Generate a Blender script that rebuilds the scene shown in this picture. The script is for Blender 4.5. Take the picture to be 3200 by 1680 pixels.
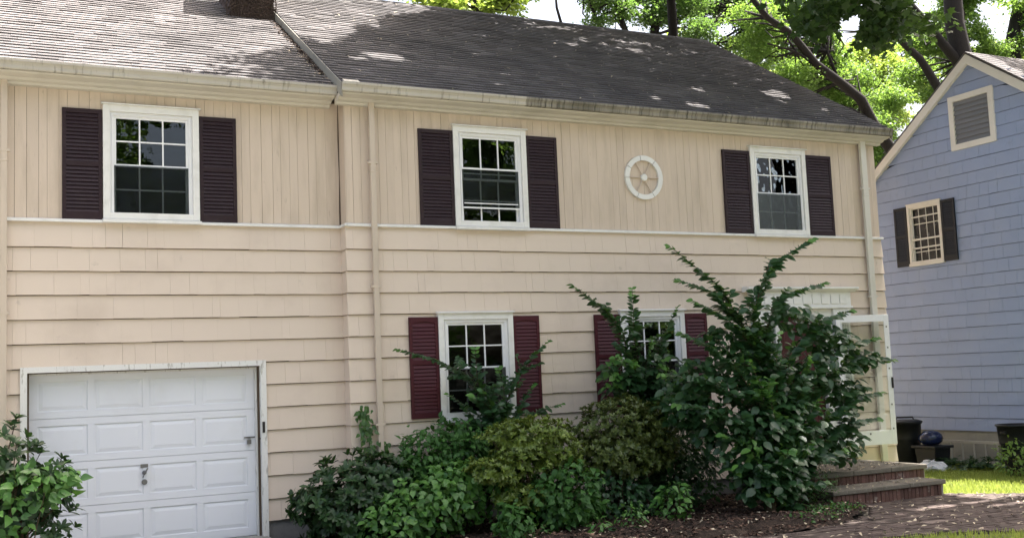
import bpy, math, random
import numpy as np
from mathutils import Vector, Matrix
random.seed(7); rng = np.random.default_rng(11)
for o in list(bpy.data.objects): bpy.data.objects.remove(o)
scene = bpy.context.scene; COL = scene.collection

# ------------------------------------------------------------------ camera
FPX = 3430.47; YAW, PITCH, ROLL = 0.4693, 0.0967, -0.0415
CAM = np.array([-4.672, -14.058, 1.887])
def _basis():
    fw = np.array([math.sin(YAW)*math.cos(PITCH), math.cos(YAW)*math.cos(PITCH), math.sin(PITCH)])
    rt = np.array([math.cos(YAW), -math.sin(YAW), 0]); up = np.cross(rt, fw)
    return rt*math.cos(ROLL)+up*math.sin(ROLL), -rt*math.sin(ROLL)+up*math.cos(ROLL), fw
RT, UP, FW = _basis()
cd = bpy.data.cameras.new('camera'); cam = bpy.data.objects.new('camera', cd); COL.objects.link(cam)
cd.sensor_fit = 'HORIZONTAL'; cd.sensor_width = 36; cd.lens = FPX*36/3200; cd.clip_start = .1; cd.clip_end = 2000
M = Matrix.Identity(4)
for i in range(3):
    M[i][0] = RT[i]; M[i][1] = UP[i]; M[i][2] = -FW[i]; M[i][3] = CAM[i]
cam.matrix_world = M; scene.camera = cam
# ------------------------------------------------------------------ light
SUN = np.array([.30, .06, .95]); SUN /= np.linalg.norm(SUN)
w = bpy.data.worlds.new('World'); scene.world = w; w.use_nodes = True
nt = w.node_tree; bg = nt.nodes['Background']; sk = nt.nodes.new('ShaderNodeTexSky')
sk.sky_type = 'NISHITA'; sk.sun_disc = False; sk.sun_elevation = math.asin(SUN[2]); sk.sun_rotation = math.atan2(SUN[0], SUN[1])
sk.dust_density = 10.0; sk.air_density = 1.0; sk.ozone_density = 0.0
nt.links.new(sk.outputs[0], bg.inputs[0]); bg.inputs[1].default_value = .10
sd = bpy.data.lights.new('sun', 'SUN'); sd.energy = 5.0; sd.angle = math.radians(.53); sd.color = (1, .95, .90)
so = bpy.data.objects.new('sun', sd); COL.objects.link(so)
so.rotation_euler = Vector(SUN).to_track_quat('Z', 'Y').to_euler(); so.location = (10, 0, 40)
vs = scene.view_settings; vs.view_transform = 'Standard'; vs.look = 'None'; vs.gamma = 1; vs.exposure = 2.33
scene.render.engine = 'CYCLES'; scene.cycles.max_bounces = 8; scene.cycles.transparent_max_bounces = 12

# ------------------------------------------------------------------ pixels (of a 2575 wide view) to directions
def ray(x, y):
    u, v = x*1.2427, y*1.2427
    return FW*FPX + RT*(u-1600) - UP*(v-840)
def PY(x, y, Y): d = ray(x, y); return CAM + d*((Y-CAM[1])/d[1])
def PX(x, y, X): d = ray(x, y); return CAM + d*((X-CAM[0])/d[0])
def proj(P):
    D = P-CAM; z = D@FW
    return (1600+FPX*(D@RT)/z)/1.2427, (840-FPX*(D@UP)/z)/1.2427, z

# ------------------------------------------------------------------ objects
WL = {}
def tag(o, label=None, cat=None, group=None, kind=None):
    if label: o['label'] = label
    if cat: o['category'] = cat
    if group: o['group'] = group
    if kind: o['kind'] = kind
    return o
def thing(name, label, cat, loc, group=None):
    o = bpy.data.objects.new(name, None); o.empty_display_size = .1; COL.objects.link(o)
    o.location = loc; WL[o.name] = np.array(loc, float); return tag(o, label, cat, group)
def link(name, me, parent=None, loc=(0, 0, 0), kind=None):
    o = bpy.data.objects.new(name, me); COL.objects.link(o); loc = np.array(loc, float); WL[o.name] = loc
    if parent: o.parent = parent; o.location = loc-WL[parent.name]
    else: o.location = loc
    if kind: o['kind'] = kind
    return o
def mesh_np(name, V, F, mat, rnd=None, smooth=False):
    V = np.asarray(V, float); F = np.asarray(F, int); k = F.shape[1]; me = bpy.data.meshes.new(name)
    me.vertices.add(len(V)); me.vertices.foreach_set('co', V.ravel())
    me.loops.add(F.size); me.loops.foreach_set('vertex_index', F.ravel())
    me.polygons.add(len(F)); me.polygons.foreach_set('loop_start', np.arange(len(F))*k)
    if smooth: me.polygons.foreach_set('use_smooth', np.ones(len(F), bool))
    if mat: me.materials.append(mat)
    if rnd is not None:
        a = me.attributes.new('rnd', 'FLOAT', 'FACE'); a.data.foreach_set('value', np.asarray(rnd, float))
    me.update(); return me
class MB:
    def __init__(s): s.v = []; s.f = []; s.r = []; s.cur = 0.
    def add(s, vs, fs):
        n = len(s.v); s.v += [tuple(p) for p in vs]
        for f in fs: s.f.append([n+i for i in f]); s.r.append(s.cur)
    def box(s, x0, x1, y0, y1, z0, z1):
        s.add([(x0,y0,z0),(x1,y0,z0),(x1,y1,z0),(x0,y1,z0),(x0,y0,z1),(x1,y0,z1),(x1,y1,z1),(x0,y1,z1)],
              [(3,2,1,0),(4,5,6,7),(0,1,5,4),(1,2,6,5),(2,3,7,6),(3,0,4,7)]); return s
    def prism(s, poly, axis, a, b):   # poly in the two other axes, extruded along axis
        def mk(p, t): q = list(p); q.insert(axis, t); return q
        n = len(poly); s.add([mk(p, a) for p in poly]+[mk(p, b) for p in poly],
              [tuple(range(n))[::-1], tuple(range(n, 2*n))]+[(i, (i+1) % n, n+(i+1) % n, n+i) for i in range(n)]); return s
    def tube(s, pts, rad, n=8, cap=True):
        pts = [np.array(p, float) for p in pts]; rings = []
        for i, p in enumerate(pts):
            d = pts[min(i+1, len(pts)-1)]-pts[max(i-1, 0)]; d /= np.linalg.norm(d)+1e-9
            a = np.cross(d, [0, 0, 1.]) if abs(d[2]) < .9 else np.cross(d, [1., 0, 0]); a /= np.linalg.norm(a); b = np.cross(d, a)
            r = rad[i] if hasattr(rad, '__len__') else rad
            rings.append([p+r*(math.cos(t)*a+math.sin(t)*b) for t in [2*math.pi*k/n for k in range(n)]])
        vs = [q for r in rings for q in r]; fs = []
        for i in range(len(pts)-1):
            for k in range(n): fs.append((i*n+k, i*n+(k+1) % n, (i+1)*n+(k+1) % n, (i+1)*n+k))
        if cap: fs += [tuple(range(n))[::-1], tuple(range((len(pts)-1)*n, len(pts)*n))]
        s.add(vs, fs); return s
    def lathe(s, prof, c, n=24):
        vs = [(c[0]+r*math.cos(2*math.pi*k/n), c[1]+r*math.sin(2*math.pi*k/n), c[2]+z) for r, z in prof for k in range(n)]
        fs = [(i*n+k, i*n+(k+1) % n, (i+1)*n+(k+1) % n, (i+1)*n+k) for i in range(len(prof)-1) for k in range(n)]
        fs += [tuple(range(n))[::-1], tuple(range((len(prof)-1)*n, len(prof)*n))]
        s.add(vs, fs); return s
    def build(s, name, mat, parent=None, kind=None, smooth=False, bevel=0, label=None):
        V = np.array(s.v); c = (V.min(0)+V.max(0))/2; V = V-c
        me = bpy.data.meshes.new(name); me.from_pydata(V.tolist(), [], s.f); me.materials.append(mat)
        if any(s.r): a = me.attributes.new('rnd', 'FLOAT', 'FACE'); a.data.foreach_set('value', s.r)
        if smooth: me.polygons.foreach_set('use_smooth', [True]*len(me.polygons))
        me.update(); o = link(name, me, parent, c, kind)
        if bevel:
            b = o.modifiers.new('bevel', 'BEVEL'); b.width = bevel; b.segments = 2; b.limit_method = 'ANGLE'
        if label: o['label'] = label
        return o
def box(name, mat, parent, *b, **k): return MB().box(*b).build(name, mat, parent, **k)
def rect_minus(r, holes):            # rectangles (a0,a1,b0,b1) left of r once holes are cut out
    out = [r]
    for h in holes:
        nx = []
        for q in out:
            if h[1] <= q[0]+1e-6 or h[0] >= q[1]-1e-6 or h[3] <= q[2]+1e-6 or h[2] >= q[3]-1e-6: nx.append(q); continue
            a, b = max(q[0], h[0]), min(q[1], h[1])
            if q[0] < h[0]: nx.append((q[0], h[0], q[2], q[3]))
            if q[1] > h[1]: nx.append((h[1], q[1], q[2], q[3]))
            if q[2] < h[2]: nx.append((a, b, q[2], h[2]))
            if q[3] > h[3]: nx.append((a, b, h[3], q[3]))
        out = nx
    return [q for q in out if q[1]-q[0] > .006 and q[3]-q[2] > .006]

# ------------------------------------------------------------------ materials
def newmat(name):
    m = bpy.data.materials.new(name); m.use_nodes = True; return m, m.node_tree, m.node_tree.nodes['Principled BSDF']
def nd(t, kind, **inp):
    n = t.nodes.new(kind)
    for k, v in inp.items():
        if k in n.inputs: n.inputs[k].default_value = v
        else: setattr(n, k, v)
    return n
def rndfac(t):
    a = t.nodes.new('ShaderNodeAttribute'); a.attribute_name = 'rnd'
    oi = t.nodes.new('ShaderNodeObjectInfo'); ad = nd(t, 'ShaderNodeMath', operation='ADD'); fr = nd(t, 'ShaderNodeMath', operation='FRACT')
    t.links.new(a.outputs['Fac'], ad.inputs[0]); t.links.new(oi.outputs['Random'], ad.inputs[1]); t.links.new(ad.outputs[0], fr.inputs[0])
    return fr.outputs[0]
def mixc(t, fac, c1, c2, blend='MIX'):
    m = t.nodes.new('ShaderNodeMix'); m.data_type = 'RGBA'; m.blend_type = blend
    for i, c in ((6, c1), (7, c2)):
        if isinstance(c, tuple): m.inputs[i].default_value = (*c[:3], 1)
        else: t.links.new(c, m.inputs[i])
    if isinstance(fac, (int, float)): m.inputs[0].default_value = fac
    else: t.links.new(fac, m.inputs[0])
    return m.outputs[2]
def noise(t, scale, stretch=(1, 1, 1), detail=5, lo=.4, hi=.7, rough=.6):
    g = t.nodes.new('ShaderNodeNewGeometry'); mp = t.nodes.new('ShaderNodeMapping'); mp.inputs['Scale'].default_value = stretch
    n = nd(t, 'ShaderNodeTexNoise', Scale=scale, Detail=detail, Roughness=rough)
    t.links.new(g.outputs['Position'], mp.inputs[0]); t.links.new(mp.outputs[0], n.inputs['Vector'])
    r = t.nodes.new('ShaderNodeMapRange'); r.inputs[1].default_value = lo; r.inputs[2].default_value = hi
    t.links.new(n.outputs['Fac'], r.inputs[0]); return r.outputs[0]
def surf(name, col, rough=.6, var=.06, dirt=None, dirt_amt=.4, dscale=1.5, dstretch=(1, 1, 1), dlo=.5, dhi=.75,
         dirt2=None, d2_amt=.5, d2scale=12, d2stretch=(1, 1, 1), d2lo=.6, d2hi=.7, bump=.1, bscale=60, bstretch=(1, 1, 1), spec=.3, metal=0):
    m, t, b = newmat(name); r = rndfac(t)
    lo = tuple(c*(1-var) for c in col); hi = tuple(min(1, c*(1+var)) for c in col)
    c = mixc(t, r, lo, hi)
    def amt(f, a):
        q = nd(t, 'ShaderNodeMath', operation='MULTIPLY'); q.inputs[1].default_value = a; t.links.new(f, q.inputs[0]); return q.outputs[0]
    if dirt: c = mixc(t, amt(noise(t, dscale, dstretch, lo=dlo, hi=dhi), dirt_amt), c, dirt)
    if dirt2: c = mixc(t, amt(noise(t, d2scale, d2stretch, lo=d2lo, hi=d2hi), d2_amt), c, dirt2)
    t.links.new(c, b.inputs['Base Color']); b.inputs['Roughness'].default_value = rough
    b.inputs['Specular IOR Level'].default_value = spec; b.inputs['Metallic'].default_value = metal
    if bump:
        bn = nd(t, 'ShaderNodeBump', Strength=bump, Distance=.02)
        t.links.new(noise(t, bscale, bstretch, lo=0, hi=1), bn.inputs['Height']); t.links.new(bn.outputs[0], b.inputs['Normal'])
    return m
def leafmat(name, c1, c2, trans, tcol, rough=.38, spec=.45):
    m, t, b = newmat(name); r = rndfac(t); c = mixc(t, r, c1, c2)
    t.links.new(c, b.inputs['Base Color']); b.inputs['Roughness'].default_value = rough; b.inputs['Specular IOR Level'].default_value = spec
    tr = t.nodes.new('ShaderNodeBsdfTranslucent'); tc = mixc(t, .75, c, tcol); t.links.new(tc, tr.inputs[0])
    mx = t.nodes.new('ShaderNodeMixShader'); mx.inputs[0].default_value = trans
    t.links.new(b.outputs[0], mx.inputs[1]); t.links.new(tr.outputs[0], mx.inputs[2])
    t.links.new(mx.outputs[0], t.nodes['Material Output'].inputs[0]); return m
def glass(name, tint, refl=1.0, rough=0.0):
    m, t, b = newmat(name); t.nodes.remove(b)
    tr = nd(t, 'ShaderNodeBsdfTransparent'); tr.inputs[0].default_value = (*tint, 1)
    gl = nd(t, 'ShaderNodeBsdfGlossy'); gl.inputs['Roughness'].default_value = rough; gl.inputs[0].default_value = (.95, .97, 1, 1)
    fr = nd(t, 'ShaderNodeFresnel', IOR=1.55); ml = nd(t, 'ShaderNodeMath', operation='MULTIPLY'); ml.inputs[1].default_value = refl
    bn = nd(t, 'ShaderNodeBump', Strength=.06, Distance=.05)
    t.links.new(noise(t, 3, lo=0, hi=1, detail=2), bn.inputs['Height']); t.links.new(bn.outputs[0], gl.inputs['Normal'])
    t.links.new(fr.outputs[0], ml.inputs[0]); mx = t.nodes.new('ShaderNodeMixShader')
    t.links.new(ml.outputs[0], mx.inputs[0]); t.links.new(tr.outputs[0], mx.inputs[1]); t.links.new(gl.outputs[0], mx.inputs[2])
    t.links.new(mx.outputs[0], t.nodes['Material Output'].inputs[0]); return m
CR = (.585, .49, .395)
M_board = surf('board_paint', CR, .55, .035, dirt=(.40, .33, .25), dirt_amt=.55, dscale=2.2, dstretch=(3, 3, .45), dlo=.47, dhi=.75,
               dirt2=(.23, .18, .14), d2_amt=.5, d2scale=9, d2stretch=(3, 3, .5), d2lo=.66, d2hi=.75, bump=.08, bscale=40, bstretch=(6, 6, .4))
M_shingle = surf('siding_shingle_paint', (.645, .55, .455), .6, .010, dirt=(.43, .35, .28), dirt_amt=.45, dscale=1.1, dlo=.52, dhi=.8,
               dirt2=(.30, .26, .22), d2_amt=.45, d2scale=4.5, d2lo=.66, d2hi=.78, bump=.10, bscale=35, bstretch=(8, 8, .4))
M_joint = surf('joint_shade_backing', (.09, .066, .046), .9, .05)  # dark brown stands in for shadow in board grooves and shingle slots
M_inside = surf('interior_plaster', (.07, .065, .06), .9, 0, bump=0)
M_white = surf('white_trim_paint', (.74, .74, .71), .45, .03, dirt=(.46, .46, .41), dirt_amt=.5, dscale=5, dlo=.5, dhi=.8, bump=.05)
M_vinyl = surf('white_vinyl', (.80, .81, .82), .3, .01, dirt=(.6, .6, .57), dirt_amt=.3, dscale=4, bump=0)
M_gutter = surf('weathered_gutter', (.47, .445, .385), .45, .03, dirt=(.40, .365, .30), dirt_amt=.6, dscale=2, dstretch=(1, 1, .3), dlo=.4, dhi=.7,
               dirt2=(.09, .085, .065), d2_amt=.8, d2scale=6, d2stretch=(3, 1, .25), d2lo=.56, d2hi=.72, bump=.03)
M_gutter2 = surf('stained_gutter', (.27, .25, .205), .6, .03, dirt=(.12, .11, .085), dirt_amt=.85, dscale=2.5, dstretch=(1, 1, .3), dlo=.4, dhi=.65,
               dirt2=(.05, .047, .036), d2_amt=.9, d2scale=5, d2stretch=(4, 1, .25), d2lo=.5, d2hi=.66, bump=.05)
M_corn = surf('cornice_paint', (.56, .53, .46), .5, .02, dirt=(.40, .375, .31), dirt_amt=.5, dscale=2, dstretch=(1, 1, .5), bump=.03)
M_rake = surf('dark_rake_paint', (.27, .26, .215), .6, .03, dirt=(.15, .145, .12), dirt_amt=.7, dscale=4, bump=.05)  # darker than the other trim, with random darker patches
M_down = surf('downspout_paint', (.55, .47, .38), .45, .02, dirt=(.38, .33, .26), dirt_amt=.5, dscale=3, dstretch=(2, 2, .4), bump=.02)
M_downw = surf('white_downspout_paint', (.62, .60, .53), .45, .02, dirt=(.45, .43, .36), dirt_amt=.5, dscale=3, dstretch=(2, 2, .4), bump=.02)
M_gdoor = surf('garage_door_paint', (.74, .76, .80), .4, .01, dirt=(.55, .54, .52), dirt_amt=.35, dscale=1.5, dlo=.55, dhi=.85,
               dirt2=(.2, .19, .18), d2_amt=.7, d2scale=11, d2lo=.76, d2hi=.79, bump=.03, bscale=150)
M_peel = surf('peeling_white_paint', (.70, .70, .67), .6, .02, dirt=(.34, .32, .28), dirt_amt=.8, dscale=9, dstretch=(3, 3, .6), dlo=.58, dhi=.66, bump=.15)
M_shut = surf('dark_plum_shutter_paint', (.024, .0125, .016), .5, .12, dirt=(.04, .028, .03), dirt_amt=.5, dscale=8, bump=.05, spec=.25)
M_burg = surf('burgundy_vinyl', (.058, .010, .016), .5, .06, bump=.02, spec=.25)
M_roof = surf('asphalt_shingle', (.14, .130, .128), .9, .22, dirt=(.055, .054, .056), dirt_amt=.6, dscale=.9, dlo=.4, dhi=.7,
              dirt2=(.13, .115, .11), d2_amt=.4, d2scale=2.2, d2lo=.55, d2hi=.75, bump=.5, bscale=220, spec=.2)
M_conc = surf('foundation_concrete', (.17, .17, .165), .9, .05, dirt=(.07, .07, .065), dirt_amt=.6, dscale=4, bump=.3, bscale=40)
M_brickc = surf('chimney_brick', (.075, .052, .043), .9, .25, dirt=(.03, .024, .02), dirt_amt=.6, dscale=8, bump=.4, bscale=60)
M_twig = surf('dead_vine', (.06, .043, .034), .9, .3, bump=.2)
M_door = surf('door_paint', (.055, .012, .014), .4, .02, bump=.02)
M_glass = glass('window_glass', (.8, .83, .82), 1.0)
M_screen = glass('insect_screen', (.55, .57, .57), .35, .25)
M_sglass = glass('storm_door_glass', (.93, .95, .94), .6)
M_blue = surf('blue_shingle_paint', (.315, .385, .57), .6, .02, dirt=(.38, .42, .54), dirt_amt=.4, dscale=1.2, dlo=.45, dhi=.75,
              dirt2=(.24, .28, .38), d2_amt=.4, d2scale=5, d2lo=.62, d2hi=.75, bump=.12, bscale=35, bstretch=(8, 8, .4))
M_bjoint = surf('blue_joint_shade_backing', (.06, .07, .10), .9, 0)  # dark blue backing, shade of the course lines put into its colour
M_bwhite = surf('cream_white_trim', (.77, .74, .68), .5, .02, dirt=(.6, .57, .5), dirt_amt=.4, dscale=4, bump=.03)
M_bshut = surf('black_shutter', (.018, .020, .026), .4, .1, bump=.02)
M_vent = surf('grey_louvre', (.22, .225, .24), .55, .05, bump=.05)
M_blind = surf('beige_blind', (.50, .42, .30), .6, .1, bump=0)
M_found2 = surf('pale_foundation', (.38, .37, .32), .9, .03, dirt=(.2, .2, .18), dirt_amt=.5, dscale=3, bump=.2)
M_slab = surf('step_stone', (.145, .132, .108), .9, .08, dirt=(.09, .085, .065), dirt_amt=.7, dscale=5, dirt2=(.30, .28, .24), d2_amt=.5, d2scale=25, bump=.4, bscale=50)
M_brick = surf('red_brick', (.11, .06, .048), .9, .3, dirt=(.34, .30, .26), dirt_amt=.6, dscale=7, dlo=.56, dhi=.68, bump=.4, bscale=60)
M_mortar = surf('mortar', (.26, .24, .21), .95, .05, bump=.3, bscale=80)
M_paver = surf('walk_brick', (.08, .06, .052), .9, .32, dirt=(.08, .07, .055), dirt_amt=.6, dscale=3, dirt2=(.2, .17, .14), d2_amt=.4, d2scale=30, bump=.4, bscale=70)
M_sand = surf('joint_sand', (.085, .075, .06), .95, 0, bump=.3)
M_mulch = surf('mulch', (.034, .023, .017), .95, .2, dirt=(.06, .04, .028), dirt_amt=.8, dscale=25, dlo=.5, dhi=.65, bump=1, bscale=60)
M_chip = surf('mulch_chips', (.085, .052, .037), .9, .65, bump=.1)
M_litter = surf('pale_litter', (.42, .36, .26), .8, .35, bump=0)
M_soil = surf('lawn_soil', (.14, .15, .05), .95, .1, dirt=(.05, .04, .025), dirt_amt=.8, dscale=3, bump=.5, bscale=30)
M_earth = surf('dry_earth_and_turf', (.10, .095, .075), .95, .1, dirt=(.06, .055, .04), dirt_amt=.8, dscale=1, bump=.4, bscale=20)
M_asph = surf('road_asphalt', (.13, .128, .125), .9, .05, bump=.5, bscale=120)
M_drive = surf('pale_concrete', (.27, .265, .25), .9, .03, dirt=(.2, .195, .18), dirt_amt=.6, dscale=2, bump=.3, bscale=90)
M_plasb = surf('black_plastic', (.014, .015, .017), .42, .1, dirt=(.04, .04, .04), dirt_amt=.5, dscale=6, bump=.02, spec=.5)
M_navy = surf('navy_glaze', (.012, .02, .07), .12, .0, dirt=(.03, .05, .13), dirt_amt=.6, dscale=14, bump=.05, spec=.6)
M_alum = surf('ladder_aluminium', (.55, .53, .47), .5, .05, metal=.4, bump=.02)
M_bag = surf('white_plastic_bag', (.6, .62, .65), .35, .05, bump=.2, bscale=20)
M_steel = surf('steel_hardware', (.17, .17, .165), .4, .05, metal=.5, bump=.02)
M_rust = surf('black_iron', (.03, .027, .025), .6, .1, bump=.1)
M_bark = surf('bark', (.016, .0135, .0115), .95, .2, dirt=(.012, .010, .009), dirt_amt=.8, dscale=8, dstretch=(3, 3, .6), bump=1, bscale=14, bstretch=(3, 3, .5))
M_stem = surf('shrub_stem', (.07, .05, .03), .9, .2, bump=.2)
L_rhod = leafmat('rhododendron_leaf', (.014, .038, .013), (.032, .075, .024), .14, (.10, .22, .03), .4, .35)
L_broad = leafmat('broad_leaf', (.036, .115, .024), (.11, .25, .05), .25, (.18, .38, .05), .42)
L_vib = leafmat('viburnum_leaf', (.026, .082, .018), (.06, .155, .034), .25, (.16, .34, .04), .5, .3)
L_azal = leafmat('azalea_leaf', (.07, .12, .018), (.165, .235, .04), .2, (.24, .28, .04), .42)
L_azal2 = leafmat('azalea_leaf_olive', (.045, .075, .016), (.105, .145, .034), .2, (.20, .22, .04), .42)
L_elm = leafmat('sapling_leaf', (.016, .052, .020), (.038, .095, .036), .25, (.14, .30, .04), .36)
L_young = leafmat('young_leaf', (.11, .20, .03), (.17, .27, .045), .35, (.3, .45, .06), .4)
L_vine = leafmat('vine_leaf', (.03, .085, .02), (.07, .15, .03), .25, (.15, .3, .04))
L_maple = leafmat('maple_leaf', (.022, .052, .014), (.045, .085, .022), .3, (.13, .24, .03), .5, .3)
L_loc = leafmat('locust_leaf', (.055, .115, .03), (.125, .21, .05), .48, (.26, .42, .06), .5, .3)
L_locy = leafmat('bright_locust_leaf', (.10, .17, .03), (.20, .28, .05), .45, (.40, .52, .08), .5, .3)
L_locd = leafmat('dark_locust_leaf', (.038, .08, .026), (.085, .145, .044), .45, (.18, .32, .05), .5, .3)
L_grass = leafmat('grass', (.18, .25, .04), (.40, .44, .11), .35, (.46, .55, .1), .55, .25)
L_cover = leafmat('pachysandra_leaf', (.018, .055, .018), (.04, .09, .03), .2, (.1, .22, .03))

# ================================================================== GROUND
GZ = -.13
def sheet(name, poly, z, mat, **k):
    m = MB(); m.add([(x, y, z) for x, y in poly], [tuple(range(len(poly)))]); return m.build(name, mat, None, kind='structure')
sheet('ground', [(-250, -250), (250, -250), (250, 250), (-250, 250)], GZ-.034, M_earth)
sheet('lawn', [(8.4, -5.6), (13.4, -5.6), (12.48, 4), (9.75, 4), (9.75, 0), (8.4, 0)], GZ-.029, M_soil)
sheet('front_lawn', [(-.9, -9), (9.6, -9), (9.6, -5.61), (-.9, -4.55)], GZ-.029, M_soil)
sheet('driveway', [(-4.75, -12.5), (-1.12, -12.5), (-1.12, .35), (-4.75, .35)], -.02, M_drive)
sheet('road', [(-120, -21), (120, -21), (120, -12.5), (-120, -12.5)], GZ-.02, M_asph)
WALK = [(-.95, -4.6), (-.95, -3.4), (3.5, -3.3), (4.06, -3.57), (5.1, -3.4), (6, -3), (6.6, -2.4), (6.6, -2.1), (8.5, -2.05), (9.2, -2.85), (10.2, -3.9),
        (9.4, -5.6), (6.4, -5.15), (5.5, -4.62), (4.7, -4.5)]
def inpoly(x, y, P):
    c = False; j = len(P)-1
    for i in range(len(P)):
        if (P[i][1] > y) != (P[j][1] > y) and x < (P[j][0]-P[i][0])*(y-P[i][1])/(P[j][1]-P[i][1])+P[i][0]: c = not c
        j = i
    return c
walk = sheet('brick_path', WALK, GZ-.012, M_sand)
bricks = []
bme = MB().box(-.0985, .0985, -.0475, .0475, -.03, .006); 
for j in range(-60, 0):
    for i in range(-10, 60):
        x = i*.204+(j % 2)*.102; y = j*.102
        if inpoly(x, y, WALK): bricks.append((x, y))
bricks.sort(key=lambda p: math.hypot(p[0]-CAM[0], p[1]-CAM[1])+(100 if proj(np.array([p[0], p[1], GZ]))[1] > 1352 else 0))
def mk_brick_mesh(mat):
    me = bpy.data.meshes.new('brick'); me.from_pydata(bme.v, [], bme.f); me.materials.append(mat); me.update(); return me
bm_ = mk_brick_mesh(M_paver); rest = MB()
for k, (x, y) in enumerate(bricks):
    dz = random.uniform(-.005, .005)
    if k < 300:
        o = link('brick', bm_, walk, (x, y, GZ+dz)); o.rotation_euler = (random.uniform(-.02, .02), random.uniform(-.02, .02), random.uniform(-.03, .03))
    else:
        rest.cur = random.random(); rest.add([(a+x, b+y, c+GZ+dz) for a, b, c in bme.v], bme.f)
if rest.v: rest.build('brick_field', M_paver, walk, kind='stuff')
# planting bed, mounded
BED = [(-.93, .1), (-.93, -1.2), (.2, -2.6), (2.2, -3.2), (3.5, -3.3), (4.06, -3.57), (5.1, -3.4), (6, -3), (6.6, -2.4), (6.6, .1)]
def bedz(x, y): return -.07+.035*math.sin(x*1.7)*math.cos(y*2.1)+.02*math.sin(x*7+y*5)-(.07 if min(abs(y+3.45), 1) < .3 else 0)
V = []; F = []; idx = {}
xs = np.arange(-.95, 6.75, .1); ys = np.arange(-3.7, .2, .1)
for i, x in enumerate(xs):
    for j, y in enumerate(ys): idx[i, j] = len(V); V.append((x, y, bedz(x, y)+random.uniform(-.008, .008)))
for i in range(len(xs)-1):
    for j in range(len(ys)-1):
        if inpoly(xs[i]+.05, ys[j]+.05, BED): F.append((idx[i, j], idx[i+1, j], idx[i+1, j+1], idx[i, j+1]))
bed = MB(); bed.v = V; bed.f = F; bed.r = [0]*len(F)
bed.build('planting_bed', M_mulch, None, kind='structure', smooth=True)

# generic scatter of flat flakes
def flakes(name, P, mat, L, asp, parent=None, tilt=.35, normal=(0, 0, 1), label=None, cat=None):
    P = np.asarray(P); n = len(P); N = np.array(normal)+rng.normal(0, tilt, (n, 3)); N /= np.linalg.norm(N, axis=1)[:, None]
    A = np.cross(N, rng.normal(0, 1, (n, 3))); A /= np.linalg.norm(A, axis=1)[:, None]; B = np.cross(N, A)
    l = rng.uniform(L[0], L[1], n)[:, None]; ww = l*rng.uniform(asp[0], asp[1], n)[:, None]
    V = np.stack([P-A*l/2, P+B*ww/2+N*l*.06, P+A*l/2, P-B*ww/2+N*l*.06], 1).reshape(-1, 3); F = np.arange(4*n).reshape(-1, 4)
    o = link(name, mesh_np(name, V, F, mat, rng.random(n)), parent, kind='stuff'); return tag(o, label, cat)
pts = []
while len(pts) < 9000:
    x, y = random.uniform(-.9, 6.6), random.uniform(-3.6, 0)
    if inpoly(x, y, BED): pts.append((x, y, bedz(x, y)+.012+random.random()*.012))
flakes('mulch_chips', pts, M_chip, (.03, .09), (.2, .5), label='brown bark mulch chips covering the shrub bed', cat='mulch')
pts = []
while len(pts) < 1100:
    x, y = random.uniform(-.9, 9.5), random.uniform(-5, 0)
    if inpoly(x, y, BED) or (inpoly(x, y, WALK) and random.random() < .8): pts.append((x, y, GZ+.03 if inpoly(x, y, WALK) else bedz(x, y)+.025))
flakes('fallen_leaves', pts, M_litter, (.03, .08), (.3, .6), label='pale dry leaves fallen on mulch and brick path', cat='leaves')
flakes('step_leaves', [(random.uniform(6.4, 8.5), random.uniform(-1.6, -.15), .295) for _ in range(260)]+[(random.uniform(6.3, 8.35), random.uniform(-2.15, -1.7), .112) for _ in range(90)], M_litter, (.02, .06), (.3, .6), label='dry leaf crumbs scattered over the entrance step slabs', cat='leaves')
# lawn blades
pts = []
LAWN = [(8.6, -2.0), (9.25, -2.8), (10.3, -3.9), (13, -4.2), (12.4, 3.0), (9.9, 3), (9.8, -.2), (8.7, -.3)]
LAWN2 = [(-.9, -4.7), (4.7, -4.58), (5.5, -4.7), (6.4, -5.25), (9.4, -5.7), (9, -7), (-.9, -7)]
while len(pts) < 42000:
    if random.random() < .72: x, y = random.uniform(8.5, 13), random.uniform(-4.2, 3); ok = inpoly(x, y, LAWN)
    else: x, y = random.uniform(3.5, 9.4), random.uniform(-7, -4.5); ok = inpoly(x, y, LAWN2)
    if ok and math.sin(x*3.1+y)+math.sin(y*4.3-x*1.7) > random.uniform(-2.4, -.8): pts.append((x, y, GZ-.03))
P = np.array(pts); n = len(P); h = rng.uniform(.03, .085, n)[:, None]; a = rng.uniform(0, 6.28, n)
D = np.stack([np.cos(a), np.sin(a), np.zeros(n)], 1); S = np.stack([-np.sin(a), np.cos(a), np.zeros(n)], 1)*.006
T = P+np.array([0, 0, 1])*h+D*h*rng.uniform(.1, .8, n)[:, None]
V = np.stack([P-S, P+S, T+S*.3, T-S*.3], 1).reshape(-1, 3)
o = link('lawn_grass', mesh_np('lawn_grass', V, np.arange(4*n).reshape(-1, 4), L_grass, rng.random(n)), kind='stuff'); tag(o, 'short patchy green grass beside the brick path', 'grass')

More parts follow.
